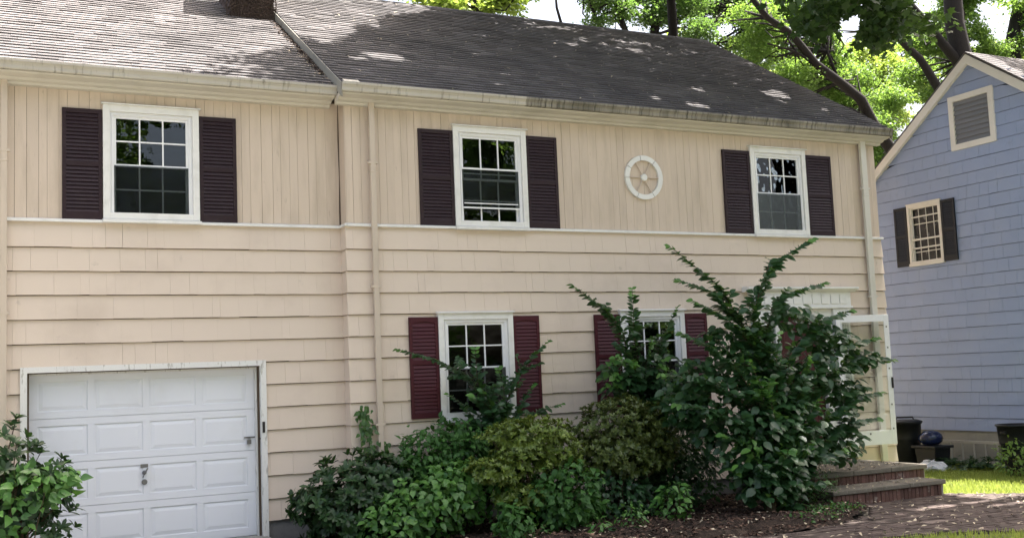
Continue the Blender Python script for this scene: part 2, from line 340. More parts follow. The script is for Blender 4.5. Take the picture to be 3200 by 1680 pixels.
# ================================================================== MAIN HOUSE
DW = .25; XR = 9.668; XL = -5.2; RS = .61
house = thing('house', 'cream two storey house with plum shutters, dark shingle roof and white garage door', 'house', (2.2, 4.5, GZ-.02))
WIN = [dict(x0=-3.076, x1=-1.903, z0=3.997, z1=5.477, y=DW, up=1), dict(x0=1.583, x1=2.747, z0=3.985, z1=5.457, y=0, up=1),
       dict(x0=6.886, x1=8.053, z0=3.985, z1=5.457, y=0, up=1), dict(x0=1.247, x1=2.401, z0=1.30, z1=2.784, y=-.03, up=0),
       dict(x0=4.21, x1=5.378, z0=1.30, z1=2.784, y=-.03, up=0)]
DOOR = (7.27, 8.2, .53, 2.66); GAR = (-4.014, -1.09, -.12, 2.222)
cut = .10
holes_open = [(w_['x0']+cut, w_['x1']-cut, w_['z0']+.09, w_['z1']-.1) for w_ in WIN]
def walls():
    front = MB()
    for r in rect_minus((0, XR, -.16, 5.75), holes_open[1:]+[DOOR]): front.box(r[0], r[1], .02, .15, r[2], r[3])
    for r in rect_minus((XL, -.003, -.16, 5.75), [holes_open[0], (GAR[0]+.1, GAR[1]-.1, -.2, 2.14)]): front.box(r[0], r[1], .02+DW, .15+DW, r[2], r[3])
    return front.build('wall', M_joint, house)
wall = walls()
side = MB(); side.box(XR-.14, XR-.001, .151, 9.6, -.16, 5.75).box(XL, XR, 9.45, 9.6, -.16, 5.75).box(XL, XL+.14, .33, 9.44, -.16, 5.75).box(.001, .14, .151, .32, -.16, 5.75)
side.prism([(.16, 5.75), (9.4, 5.75), (4.65, 8.55)], 0, XR-.14, XR-.002).prism([(.34, 5.75), (9.4, 5.75), (4.65, 8.4)], 0, XL, XL+.14)
side.build('side_wall', M_shingle, house)
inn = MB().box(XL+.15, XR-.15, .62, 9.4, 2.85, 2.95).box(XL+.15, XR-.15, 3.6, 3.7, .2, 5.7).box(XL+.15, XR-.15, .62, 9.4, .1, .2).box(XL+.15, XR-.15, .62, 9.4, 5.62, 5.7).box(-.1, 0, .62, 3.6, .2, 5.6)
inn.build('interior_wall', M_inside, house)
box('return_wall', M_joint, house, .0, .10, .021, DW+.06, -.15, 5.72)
box('foundation', M_conc, house, XL, -.001, DW+.005, DW+.1, -.2, .172) if False else None
fd = MB()
for r in rect_minus((XL, -.02, -.25, .17), [(GAR[0]+.05, GAR[1]-.05, -.3, 2)]): fd.box(r[0], r[1], DW+.004, DW+.3, r[2], r[3])
fd.box(.02, XR-.02, .004, .3, -.25, .17); fd.build('foundation', M_conc, house)
# vertical boards
def boards(x0, x1, y, holes):
    x = x0
    while x < x1-.02:
        wd = min(random.choice([.095, .12, .135, .15, .11]), x1-x); wd = x1-x if x1-x-wd < .05 else wd
        g = random.choice([.0012, .002, .0035, .0045]); dy = random.uniform(-.003, .003)
        rs = rect_minus((x+g/2, x+wd-g/2, 4.0, 5.71), holes)
        if rs:
            m = MB()
            for r in rs: m.box(r[0], r[1], y+dy, y+.0195, r[2], r[3])
            m.build('siding_board', M_board, wall, bevel=0)
        x += wd
boards(XL, -.004, DW, [(WIN[0]['x0']+.03, WIN[0]['x1']-.03, 3.9, 5.46)])
boards(.0, XR, 0, [(w_['x0']+.03, w_['x1']-.03, 3.9, 5.44) for w_ in WIN[1:3]])
rb = box('siding_board', M_board, wall, -.012, -.0005, .004, DW-.001, 4.0, 5.71)
# shingle siding: butt lines at even exposure
C0, CE = 3.6705, .2937
courses = [(3.985, C0)]+[(C0-CE*i, C0-CE*(i+1)) for i in range(11)]+[(C0-CE*11, .165)]
pieces = []
def course_pieces(x0, x1, y, holes, axis='x'):
    for zt, zb in courses:
        x = x0
        while x < x1-.001:
            wd = random.choice([.10, .15, .2, .24, .3, .36, .42]); wd = x1-x if x1-x-wd < .09 else wd
            g = random.choice([.0004, .0006, .0008, .001, .003])
            j = random.uniform(-.003, .003); th = random.uniform(-.0007, .0007)
            for r in rect_minus((x+g/2, x+wd-g/2, zb, zt), holes):
                top = r[3]-(.0085 if abs(r[3]-zt) < 1e-6 and zt < 3.9 else 0)
                def yy(z): return -.036-th+(.032)*min(1, (z-zb)/(CE+.02))
                jb = j if abs(r[2]-zb) < 1e-6 else 0; jb2 = jb+random.uniform(-.002, .002) if jb else 0
                a, b, z0 = r[0], r[1], r[2]
                vs = [(a, y+yy(z0), z0+jb), (b, y+yy(z0), z0+jb2), (b, y+.019, z0+jb2), (a, y+.019, z0+jb), (a, y+yy(top), top), (b, y+yy(top), top), (b, y+.019, top), (a, y+.019, top)]
                d = math.hypot((a+b)/2-CAM[0], y-CAM[1]); uu, vv, _ = proj(np.array([(a+b)/2, y, (z0+top)/2]))
                pieces.append(((b-a)*(top-z0)/d/d*(1 if -20 < uu < 2600 and vv < 1360 else .01), vs))
            x += wd
FB = [(3, 2, 1, 0), (4, 5, 6, 7), (0, 1, 5, 4), (1, 2, 6, 5), (2, 3, 7, 6), (3, 0, 4, 7)]
course_pieces(XL, -.013, DW, [(GAR[0]+.02, GAR[1]-.02, -1, GAR[3]-.02)])
course_pieces(-.034, XR+.012, 0, [(w_['x0']+.02, w_['x1']-.02, 1.33, w_['z1']-.02) for w_ in WIN[3:]]+[(6.7, 8.77, .2, 3.12)])
for zt, zb in courses:      # the short return of the projecting block
    top = zt-(.0085 if zt < 3.9 else 0); a, b = -.004, DW+.012
    pieces.append((.5 if zb < 2.5 else .4, [(-.034, a, zb), (.0, a, zb), (.0, b, zb), (-.034, b, zb), (-.014, a, top), (.0, a, top), (.0, b, top), (-.014, b, top)]))
pieces.sort(key=lambda p: -p[0]); rest = MB()
for k, (s_, vs) in enumerate(pieces):
    if k < 300: m = MB(); m.add(vs, FB); m.build('wall_shingle', M_shingle, wall)
    else: rest.cur = random.random(); rest.add(vs, FB)
rest.build('wall_shingle_field', M_shingle, wall, kind='stuff')
# dark solid strip standing for the shade inside the open inner corner crack
MB().tube([(-.012, DW-.004, 5.7), (-.02, DW-.01, 5.2), (-.012, DW-.006, 4.7), (-.022, DW-.008, 4.2), (-.02, DW-.01, 3.99)], [.006, .01, .008, .012, .01], 6).build('corner_crack_shade', M_joint, house)
# belt course
for a, b, y in ((XL, WIN[0]['x0'], DW), (WIN[0]['x1'], -.03, DW), (-.03, WIN[1]['x0'], 0), (WIN[1]['x1'], WIN[2]['x0'], 0), (WIN[2]['x1'], XR+.03, 0)):
    MB().prism([(y-.058, 3.975), (y+.018, 3.975), (y+.018, 4.025), (y-.045, 4.012), (y-.058, 4.004)], 0, a+.002, b-.002).build('belt_course', M_white, house)
MB().box(-.055, -.013, -.058, DW-.05, 3.977, 4.01).build('belt_course', M_white, house)

# windows
def ring(m, x0, x1, z0, z1, wd, y0, y1, wt=None, wb=None):
    wt = wt or wd; wb = wb or wd
    m.box(x0, x0+wd, y0, y1, z0, z1).box(x1-wd, x1, y0, y1, z0, z1).box(x0+wd, x1-wd, y0+.001, y1-.001, z1-wt, z1).box(x0+wd, x1-wd, y0+.001, y1-.001, z0, z0+wb)
def window(x0, x1, z0, z1, y, up, k=0):
    t = MB(); ring(t, x0, x1, z0+.03, z1, .082, y-.05, y+.035, wt=.088); wo = t.build('window', M_white, house, bevel=.003)
    MB().prism([(y-.085, z1), (y+.0, z1), (y+.0, z1+.03), (y-.085, z1+.012)], 0, x0-.02, x1+.02).build('drip_cap', M_white, wo)
    MB().prism([(y-.10, z0-.02), (y+.03, z0-.02), (y+.03, z0+.045), (y-.10, z0+.018)], 0, x0-.012, x1+.012).build('sill', M_white, wo, bevel=.003)
    a, b, c, d = x0+.082, x1-.082, z0+.045, z1-.088
    f = MB(); ring(f, a, b, c, d, .05, y-.018, y+.06, wt=.05, wb=.045); f.build('frame', M_vinyl, wo, bevel=.002)
    f = MB(); ring(f, a+.022, b-.022, c+.02, d-.022, .014, y-.03, y-.0185); f.build('storm_track', M_vinyl, wo)
    a += .05; b -= .05; c += .045; d -= .05; zm = (c+d)/2
    for nm, p, q, yy, ex in (('upper_sash', zm-.015, d, y-.004, 0), ('lower_sash', c, zm+.02, y+.03, 1)):
        s = MB(); ring(s, a, b, p, q, .028, yy, yy+.028, wb=.032); so_ = s.build(nm, M_vinyl, wo, bevel=.002)
        for i in (1, 2):
            xm = a+.028+(b-a-.056)*i/3; box('muntin', M_vinyl, so_, xm-.009, xm+.009, yy+.006, yy+.020, p+.03, q-.026)
        zz = (p+q)/2+.003; zz = zz if not (k == 1 and ex == 0) else p+.10
        box('muntin', M_vinyl, so_, a+.026, b-.026, yy+.0065, yy+.0195, zz-.009, zz+.009)
        box('pane', M_glass, so_, a+.02, b-.02, yy+.021, yy+.024, p+.02, q-.02)
    if k == 1:
        box('storm_rail', M_vinyl, wo, a, b, y-.0325, y-.0185, zm+.14, zm+.165); box('storm_rail', M_vinyl, wo, a, b, y-.0325, y-.0185, c+.20, c+.222)
        box('muntin', M_vinyl, wo, a+.02, b-.02, y-.016, y-.008, c+.27, c+.285)
        box('screen', M_screen, wo, a, b, y-.0155, y-.0135, c+.222, zm+.14)
    else: box('screen', M_screen, wo, a, b, y-.0165, y-.0145, c, zm-.002)
    return wo
for k, w_ in enumerate(WIN): window(**w_, k=k)
# shutters with a slat each
def shutter(par, x0, x1, z0, z1, y, mat, arched=False, pitch=.045, axis='x', nm='shutter'):
    """built in x/z at front plane y (towards -y)"""
    t = .032; m = MB(); st = .048; m.box(x0, x0+st, y-t, y, z0, z1).box(x1-st, x1, y-t, y, z0, z1)
    zb, zm, zt = z0+(.105 if not arched else .08), z0+(z1-z0)*(.505 if not arched else .55), z1-.055
    m.box(x0+st, x1-st, y-t+.001, y-.001, z0, zb).box(x0+st, x1-st, y-t+.001, y-.001, zm-.03, zm+.03).box(x0+st, x1-st, y-.012, y-.002, zb, zm-.03).box(x0+st, x1-st, y-.012, y-.002, zm+.03, zt-.001)
    if arched:
        xa, xb = x0+st, x1-st; m.prism([(xa, z1), (xa, zt-.035)]+[(xa+(xb-xa)*q, zt-.035+.03*math.sin(math.pi*q)) for q in (.1, .25, .4, .5, .6, .75, .9)]+[(xb, zt-.035), (xb, z1)], 1, y-t+.001, y-.001)
        zt -= .03
    else: m.box(x0+st, x1-st, y-t+.001, y-.001, zt, z1)
    so_ = m.build(nm, mat, par, bevel=.002)
    L = (x1-x0)/2-st; me = None
    def slat_mesh():
        q = MB().prism([(-.004, -.024), (.002, -.024), (.020, .020), (.014, .022)], 0, -L, L); e = bpy.data.meshes.new('slat'); e.from_pydata(q.v, [], q.f); e.materials.append(mat); e.update(); return e
    me = slat_mesh()
    for a, b in ((zb, zm-.03), (zm+.03, zt)):
        n = max(1, int((b-a)/pitch))
        for i in range(n): link('slat', me, so_, ((x0+x1)/2, y-t+.004, a+(b-a)*(i+.5)/n))
    return so_
shutter(house, -3.548, -3.082, 4.003, 5.402, DW-.003, M_shut); shutter(house, -1.897, -1.421, 4.003, 5.402, DW-.003, M_shut)
shutter(house, 1.056, 1.578, 3.99, 5.382, -.003, M_shut); shutter(house, 2.752, 3.27, 3.99, 5.382, -.003, M_shut)
shutter(house, 6.331, 6.88, 3.99, 5.382, -.003, M_shut); shutter(house, 8.058, 8.625, 3.99, 5.382, -.003, M_shut)
for a, b in ((.816, 1.243), (2.405, 2.829), (3.76, 4.205), (5.383, 5.81)): shutter(house, a, b, 1.356, 2.736, -.036, M_burg, True, .047)

# garage door
g0, g1 = -3.94, -1.186; yd = DW+.14
gd = MB(); ring(gd, GAR[0], GAR[1], -.1, GAR[3], .075, DW-.055, DW+.05, wt=.07, wb=.001); gfr = gd.build('garage_door_frame', M_peel, house, bevel=.003)
j = MB().box(g0-.01, g0+.02, DW+.052, yd-.004, -.1, 2.2).box(g1-.02, g1+.012, DW+.052, yd-.004, -.1, 2.2).box(g0+.02, g1-.02, DW+.052, yd-.004, 2.12, 2.2); j.build('door_stop', M_peel, gfr)
gdo = box('garage_door', M_gdoor, house, g0, g1, yd+.03, yd+.06, -.03, 2.16)
for s in range(4):
    zb, zt = s*.533+.0025-(.02 if s == 0 else 0), (s+1)*.533-.0025; pan = []
    for c in range(4):
        xa = g0+.125+c*.647; pan.append((xa, xa+.565, s*.533+.085, s*.533+.445))
    m = MB()
    for r in rect_minus((g0, g1, zb, zt), pan): m.box(r[0], r[1], yd, yd+.03, r[2], r[3])
    sec = m.build('door_section', M_gdoor, gdo)
    for x0, x1, z0, z1 in pan:
        p = MB(); i1, i2 = .012, .058; vs = []
        for ins, dy in ((.0007, .0004), (.0007, .011), (i1, .013), (i2, .003)):
            vs += [(x0+ins, yd+dy, z0+ins), (x1-ins, yd+dy, z0+ins), (x1-ins, yd+dy, z1-ins), (x0+ins, yd+dy, z1-ins)]
        fs = [(i*4+k, i*4+(k+1) % 4, (i+1)*4+(k+1) % 4, (i+1)*4+k) for i in range(3) for k in range(4)]+[(12, 13, 14, 15)]
        p.add(vs, fs); p.build('panel', M_gdoor, gdo)
hx, hz = -2.59, .885
box('name_plate', M_steel, gdo, hx-.045, hx+.045, yd-.004, yd+.002, hz+.055, hz+.10, bevel=.002)
MB().tube([(hx-.025, yd-.05, hz-.06), (hx, yd-.055, hz-.005), (hx+.035, yd-.05, hz+.05)], [.009, .013, .009]).tube([(hx, yd+.001, hz-.005), (hx, yd-.05, hz-.005)], [.028, .016], 12).build('handle', M_steel, gdo, smooth=True)
MB().tube([(hx, yd+.001, hz-.12), (hx, yd-.012, hz-.12), (hx, yd-.016, hz-.12)], [.034, .034, .026], 18).build('lock_cylinder', M_steel, gdo)
pz = 1.212
MB().box(-1.345, -1.205, yd-.012, yd+.002, pz+.012, pz+.03).tube([(-1.30, yd-.02, pz-.01), (-1.30, yd-.03, pz+.03), (-1.275, yd-.03, pz+.03), (-1.275, yd-.02, pz-.01)], .005, 6).box(-1.315, -1.262, yd-.04, yd-.012, pz-.065, pz-.01).build('padlock', M_steel, gdo, bevel=.002)
MB().box(-1.185, -1.145, DW+.0, DW+.052, pz-.01, pz+.015).build('hasp', M_rust, gdo)
box('latch_bracket', M_rust, gfr, -1.152, -1.12, DW-.07, DW-.052, 1.29, 1.43, bevel=.003)

# entrance
dp = MB().box(DOOR[0], DOOR[1], .05, .09, DOOR[2], DOOR[3]); fdoor = dp.build('front_door', M_door, house)
for c in range(2):
    for z0, z1 in ((.68, 1.15), (1.3, 1.95), (2.1, 2.52)):
        x0 = DOOR[0]+.1+c*.40; m = MB(); vs = []
        for ins, dy in ((0, .05), (0, .045), (.05, .035), (.06, .042)): vs += [(x0+ins, dy, z0+ins), (x0+.33-ins, dy, z0+ins), (x0+.33-ins, dy, z1-ins), (x0+ins, dy, z1-ins)]
        m.add(vs, [(i*4+k, i*4+(k+1) % 4, (i+1)*4+(k+1) % 4, (i+1)*4+k) for i in range(3) for k in range(4)]+[(12, 13, 14, 15)]); m.build('panel', M_door, fdoor)
MB().lathe([(.012, 0), (.014, .03), (.032, .045), (.03, .065), (.01, .075)], (0, 0, 0), 14).build('door_knob', M_steel, fdoor, smooth=True)
kb = [o for o in bpy.data.objects if o.name.startswith('door_knob')][0]; kb.rotation_euler = (math.pi/2, 0, 0); kb.location = np.array([DOOR[0]+.06, .02, 1.5])-WL[fdoor.name]
sur = MB().box(DOOR[0]-.09, DOOR[0]-.002, -.05, .1, .47, 2.66).box(DOOR[1]+.002, DOOR[1]+.19, -.05, .1, .47, 2.66).box(DOOR[0]-.09, DOOR[1]+.19, -.052, .1, 2.662, 2.78).build('door_surround', M_white, house, bevel=.003)
for xa in (6.69, 8.392):
    m = MB().box(xa+.02, xa+.37, -.085, .0, .48, 2.60).box(xa, xa+.39, -.10, .0, 2.602, 2.78).box(xa, xa+.39, -.105, .0, .31, .478)
    for q in range(6): m.box(xa+.045+q*.052, xa+.045+q*.052+.03, -.099, -.086, .56, 2.52)
    for q in range(7): m.box(xa+.02+q*.052, xa+.02+q*.052+.036, -.118, -.106, .32, .47)
    m.build('pilaster', M_white, sur, bevel=.002)
ent = MB().box(6.68, 8.79, -.105, 0, 2.782, 3.06).prism([(0, 3.062), (-.11, 3.062), (-.13, 3.075), (-.19, 3.10), (-.205, 3.105), (-.205, 3.135), (0, 3.15)], 0, 6.56, 8.90)
for q in range(10): ent.box(6.74+q*.20, 6.74+q*.20+.165, -.118, -.106, 2.86, 3.02)
ent.box(6.66, 8.81, -.128, -.106, 2.785, 2.82)
ent.build('entablature', M_white, sur, bevel=.003)
MB().box(DOOR[0]-.09, DOOR[1]+.19, -.12, .06, .44, .529).build('threshold', M_white, sur)
hinge = np.array([8.40, -.125]); free = np.array([9.375, -.33]); dv = free-hinge; SL = np.linalg.norm(dv); ang = math.atan2(dv[1], dv[0])
sdm = MB(); z0, z1 = .495, 2.655
sdm.box(0, .085, -.016, .016, z0, z1).box(SL-.085, SL, -.016, .016, z0, z1).box(.085, SL-.085, -.015, .015, z1-.1, z1).box(.085, SL-.085, -.015, .015, z0, z0+.22)
sdm.box(.085, .10, -.022, -.0155, z0+.22, z1-.1).box(SL-.1, SL-.085, -.022, -.0155, z0+.22, z1-.1).box(.1, SL-.1, -.022, -.0155, z1-.115, z1-.1).box(.1, SL-.1, -.022, -.0155, z0+.22, z0+.235)
def rot_build(m, name, mat, par, **k):
    c, s = math.cos(ang), math.sin(ang); m.v = [(hinge[0]+x*c-y*s, hinge[1]+x*s+y*c, z) for x, y, z in m.v]; return m.build(name, mat, par, **k)
sdo = rot_build(sdm, 'storm_door', M_vinyl, house, bevel=.003)
rot_build(MB().box(.09, SL-.09, -.003, .003, z0+.21, z1-.09), 'pane', M_sglass, sdo)
rot_build(MB().box(SL-.03, SL-.012, -.05, -.016, 1.42, 1.6), 'handle', M_rust, sdo)
for zz in (.75, 1.15, 1.75, 2.1, 2.45):
    rot_build(MB().box(SL-.065, SL-.045, -.024, -.0161, zz-.014, zz+.014), 'pane_clip', M_steel, sdo)
rot_build(MB().box(SL*.5-.012, SL*.5+.012, -.024, -.0161, z0+.17, z0+.20), 'pane_clip', M_steel, sdo)

# eaves, gutters
def eave(x0, x1, y, zt, nm):
    MB().prism([(y+.072, zt-.10), (y+.03, zt-.122), (y+.04, zt-.14), (y+.10, zt-.152), (y+.17, zt-.160), (y+.20, zt-.185), (y+.26, zt-.198), (y+.27, zt-.225), (y+.345, zt-.232), (y+.345, zt-.10)], 0, x0, x1).build('cornice', M_corn, house)
    MB().box(x0, x1, y+.045, y+.07, zt-.099, zt-.002).build('fascia', M_gutter, house)
    p = [(.044, -.12), (-.02, -.12), (-.028, -.105), (-.03, -.07), (-.045, -.045), (-.06, -.03), (-.06, 0), (-.045, 0), (-.045, -.022), (-.03, -.035), (-.017, -.065), (-.015, -.105), (.03, -.105), (.03, -.005), (.044, -.005)]
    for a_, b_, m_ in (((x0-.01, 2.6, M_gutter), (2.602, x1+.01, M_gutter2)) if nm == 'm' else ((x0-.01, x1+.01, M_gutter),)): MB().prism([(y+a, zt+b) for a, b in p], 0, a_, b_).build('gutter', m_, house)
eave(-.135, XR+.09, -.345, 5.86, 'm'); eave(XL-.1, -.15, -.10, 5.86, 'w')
def downspout(x, y, ztop, zbot, mat, wd=.075, el=True):
    m = MB().box(x-wd/2, x+wd/2, y-.055, y, zbot+(.0), ztop)
    m.box(x-wd/2-.006, x+wd/2+.006, y-.06, y+.004, ztop-1.02, ztop-1.0)
    d = m.build('downspout', mat, house, bevel=.006)
    for z in (ztop-.9, (ztop+zbot)/2, zbot+.75): box('strap', mat, d, x-wd/2-.03, x+wd/2+.03, y-.0585, y+.004, z, z+.03)
    return d
downspout(.35, -.065, 5.73, .55, M_down); downspout(9.31, -.065, 5.73, .2, M_downw, .12); downspout(-4.2, DW-.065, 5.70, .0, M_down)
MB().tube([(.35, -.09, .56), (.35, -.09, .35), (.35, -.20, .12), (.35, -.42, .0)], [.045, .045, .043, .04], 10).build('downspout_elbow', M_down, house)

# roofs
def roofz(y, zt, ye): return zt+RS*(y-ye)
YRG = 4.65
slope = math.hypot(1, RS)
roof = MB(); 
def slab(x0, x1, ye, zt):
    zr = roofz(YRG, zt, ye); yb = 2*YRG-ye; t = .05
    roof.prism([(ye, zt), (YRG, zr), (yb, zt), (yb, zt-t), (YRG, zr-t), (ye, zt-t)], 0, x0, x1); return zr
ZR = slab(-.13, XR+.10, -.36, 5.853); ZR2 = slab(XL-.1, -.131, -.115, 5.853)
ro = roof.build('roof', M_roof, house)
rp = []
def roof_shingles(x0, x1, ye, zt, hole=None):
    n = int((YRG-ye)*slope/.128); ex = (YRG-ye)*slope/n; c, s = 1/slope, RS/slope
    for i in range(n):
        x = x0-random.uniform(0, .3); wav = random.uniform(-.004, .004)
        while x < x1:
            wd = random.choice([.26, .3, .3, .33]); a, b = max(x, x0)+.0015, min(x+wd, x1)-.0015; x += wd
            if b-a < .02: continue
            u0 = i*ex+wav+random.uniform(-.003, .003)-(.02 if i == 0 else 0); u1 = (i+1)*ex+.012; th = .016+random.uniform(-.003, .007)
            def pt(xx, u, h): return (xx, ye+u*c-h*s, zt+u*s+h*c)
            vs = [pt(a, u0, th), pt(b, u0, th), pt(b, u0, -.001), pt(a, u0, -.001), pt(a, u1, .002), pt(b, u1, .002), pt(b, u1, -.001), pt(a, u1, -.001)]
            P = np.array(vs[:6]).mean(0); uu, vv, d = proj(P); rp.append(((b-a)/d**3*(1 if vv > 2 and -10 < uu < 2580 else .001), vs))
roof_shingles(-.135, XR+.105, -.36, 5.853); roof_shingles(XL-.105, -.137, -.115, 5.853)
rp.sort(key=lambda p: -p[0]); rest = MB()
for k, (s_, vs) in enumerate(rp):
    if k < 300: m = MB(); m.add(vs, FB); m.build('roof_shingle', M_roof, ro)
    else: rest.cur = random.random(); rest.add(vs, FB)
rest.build('roof_shingle_field', M_roof, ro, kind='stuff')
rc = MB(); x = -.13
while x < XR+.1:
    rc.cur = random.random(); b = min(x+.16, XR+.105); rc.prism([(YRG-.13, ZR-.13*RS+.012), (YRG, ZR+.026), (YRG+.13, ZR-.13*RS+.012), (YRG+.13, ZR-.13*RS), (YRG, ZR+.012), (YRG-.13, ZR-.13*RS)], 0, x, b); x += .155
rc.build('ridge_cap', M_roof, ro, kind='stuff')
def rake(x0, x1, hgt):
    z = lambda y: roofz(y, 5.853, -.36)-.006
    return MB().prism([(-.345, z(-.345)), (YRG, z(YRG)), (2*YRG+.345, z(-.345)), (2*YRG+.345, z(-.345)-hgt), (YRG, z(YRG)-hgt), (-.345, z(-.345)-hgt)], 0, x0, x1).build('rake_board', M_rake, house)
rake(-.148, -.1325, .19); rake(XR+.103, XR+.12, .17)
MB().prism([(-.352, 5.866), (-.20, 5.957), (-.20, 5.965), (-.352, 5.874)], 0, -.10, .12).build('drip_flashing', M_alum, house)
# chimney at the junction, bricks with dead vine
ch0, ch1, cy0, cy1, cz0, cz1 = -.86, -.155, 2.95, 3.75, 7.3, 9.8
chm = MB().box(ch0+.012, ch1-.012, cy0+.012, cy1-.012, cz0, cz1-.02).build('chimney', M_mortar, house)
z = cz0; row = 0; bl = []
while z < cz1-.05:
    for face in range(3):
        L = (ch1-ch0) if face == 0 else (cy1-cy0); x = -(row % 2)*.1
        while x < L-.01:
            a, b = max(0, x)+.004, min(x+.2, L)-.004; x += .2
            if b-a < .03: continue
            e = random.uniform(0, .005)
            if face == 0: q = (ch0+a, ch0+b, cy0-e, cy0+.03)
            elif face == 1: q = (ch0-e, ch0+.03, cy0+a+.03, cy0+b)
            else: q = (ch1-.03, ch1+e, cy0+a+.03, cy0+b)
            if q[1] > q[0] and q[3] > q[2]: bl.append((z, q))
    z += .075; row += 1
bl.sort(key=lambda t: abs(t[0]-7.75)); rest = MB()
for k, (z, q) in enumerate(bl):
    if k < 150: box('brick', M_brickc, chm, *q, z+.004, z+.071)
    else: rest.cur = random.random(); rest.box(*q, z+.004, z+.071)
rest.build('brick_field', M_brickc, chm, kind='stuff')
MB().box(ch0-.04, ch1+.04, cy0-.04, cy1+.04, cz1-.02, cz1+.1).build('cap', M_conc, chm)
tw = MB()
for k in range(150):
    x = random.uniform(ch0-.04, ch1+.03); z = random.uniform(7.55, 8.6); p = [np.array([x, cy0-.02, z])]
    d = random.uniform(-1.2, 1.2)
    for i in range(5): d += random.uniform(-.5, .5); p.append(p[-1]+np.array([math.sin(d)*.09, random.uniform(-.012, .008), -abs(math.cos(d))*.09])); p[-1][1] = min(p[-1][1], cy0-.008); p[-1][0] = min(max(p[-1][0], ch0-.06), ch1+.03)
    tw.cur = random.random(); tw.tube(p, [.009, .008, .007, .006, .005, .004], 4)
tw.build('dead_vine_stems', M_twig, chm, kind='stuff')
# debris on roof
pts = []
for k in range(750):
    x, y = random.uniform(.2, XR), random.uniform(-.3, 4.5)
    if random.random() > .25+.75*min(1, x/6): continue
    pts.append((x, y, roofz(y, 5.853, -.36)+.018))
for k in range(90):
    y = random.uniform(-.1, 1.5); pts.append((-.15-abs(random.gauss(0, .12)), y, roofz(y, 5.853, -.115)+.02))
flakes('roof_litter', pts, M_litter, (.025, .075), (.15, .4), None, .15, (0, -.52, .85), 'pale twigs and dead leaves lying on the dark roof shingles', 'leaves')
pts = [(-.16-abs(random.gauss(0, .05)), y, roofz(y, 5.853, -.115)+.02) for y in np.random.default_rng(3).uniform(.3, 2.9, 500)]
flakes('rake_litter', pts, M_twig, (.03, .09), (.2, .5), None, .5, (0, -.52, .85), 'dark leaf debris along the sloping roof edge board', 'leaves')

# wheel ornament
wc = np.array([4.796, 4.85]); wh = thing('wheel_ornament', 'white six spoke wagon wheel ornament fixed between two upstairs windows', 'ornament', (4.796, -.012, 4.515))
angs = [100, 150, 182, 245, 300, 52]; angs = sorted(angs)
for i, a0 in enumerate(angs):
    a1 = angs[(i+1) % len(angs)]; a1 = a1+360 if a1 <= a0 else a1; n = 10; pr = []
    for rr, seq in ((.345, range(n+1)), (.268, range(n, -1, -1))):
        for q in seq:
            t_ = math.radians(a0+.9+(a1-a0-1.8)*q/n); pr.append((wc[0]+rr*math.cos(t_), wc[1]+rr*math.sin(t_)))
    m = MB(); k = n+1
    for q in range(n):
        m.prism([pr[q], pr[q+1], pr[2*k-2-q], pr[2*k-1-q]], 1, -.042, -.004)
    m.build('rim_segment', M_white, wh)
MB().tube([(wc[0], -.004, wc[1]), (wc[0], -.045, wc[1]), (wc[0], -.052, wc[1])], [.055, .055, .045], 20).build('hub', M_white, wh)
for i in range(6):
    t_ = math.radians(i*60); MB().tube([(wc[0]+.05*math.cos(t_), -.022, wc[1]+.05*math.sin(t_)), (wc[0]+.272*math.cos(t_), -.022, wc[1]+.272*math.sin(t_))], .011, 8).build('spoke', M_board, wh)

# entrance steps
st = thing('entrance_steps', 'two worn brick steps with stone slabs below the front door', 'steps', (7.6, -1.1, GZ))
def step(x0, x1, y0, y1, zb, zt, tsl):
    MB().box(x0+.03, x1-.03, y0+.03, y1, zb-.05, zt-tsl-.001).build('core', M_mortar, st)
    n = 3; wds = (x1-x0)/n
    for i in range(n):
        box('slab', M_slab, st, x0+i*wds+.003, x0+(i+1)*wds-.003, y0-.01, y1, zt-tsl, zt+random.uniform(-.004, .004), bevel=.012)
    for x in np.arange(x0+.02, x1-.1, .075): box('brick', M_brick, st, x, x+.066, y0+.01+random.uniform(0, .012), y0+.05, zb-.03, zt-tsl-.004)
    for y in np.arange(y0+.06, y1-.08, .075): box('brick', M_brick, st, x1-.05, x1-.012-random.uniform(0, .01), y, y+.066, zb-.03, zt-tsl-.004)
step(6.35, 8.60, -1.66, -.04, .1, .285, .07); step(6.2, 8.40, -2.18, -1.64, GZ, .10, .065)

# ================================================================== BLUE HOUSE
XB = 12.5; AY, AZ, BS = .17, 7.60, .71; FE, RE = -3.9, 4.24
blue = thing('house', 'pale blue shingled neighbouring house with white gable trim and black shutters', 'house', (16.5, AY, GZ))
BW = (1.12, 1.97, 3.75, 4.97); BV = (-.29, .735, 5.84, 6.89)
def gz(y): return AZ-.12-BS*abs(y-AY)
bwl = MB()
for r in rect_minus((FE, RE, .5, gz(FE)), [(BW[0]+.08, BW[1]-.08, BW[2]+.06, BW[3]-.07)]): bwl.box(XB+.02, XB+.15, r[0], r[1], r[2], r[3])
bwl2 = [(FE, gz(FE)), (RE, gz(RE)), (AY, gz(AY))]
hb = MB(); z0 = gz(FE)
for r in rect_minus((FE, RE, z0, AZ-.12), [(BW[0]+.08, BW[1]-.08, BW[2]+.06, BW[3]-.07)]):
    if r[3] <= BW[3]+.2 and r[2] < BW[3]: bwl.box(XB+.02, XB+.15, r[0], r[1], r[2], min(r[3], BW[3]))
bwl.prism([(AY+(AZ-.12-(BW[3]))/BS, BW[3]), (AY, AZ-.12), (AY-(AZ-.12-(BW[3]))/BS, BW[3])], 0, XB+.0205, XB+.1495)
bwall = bwl.build('wall', M_bjoint, blue)
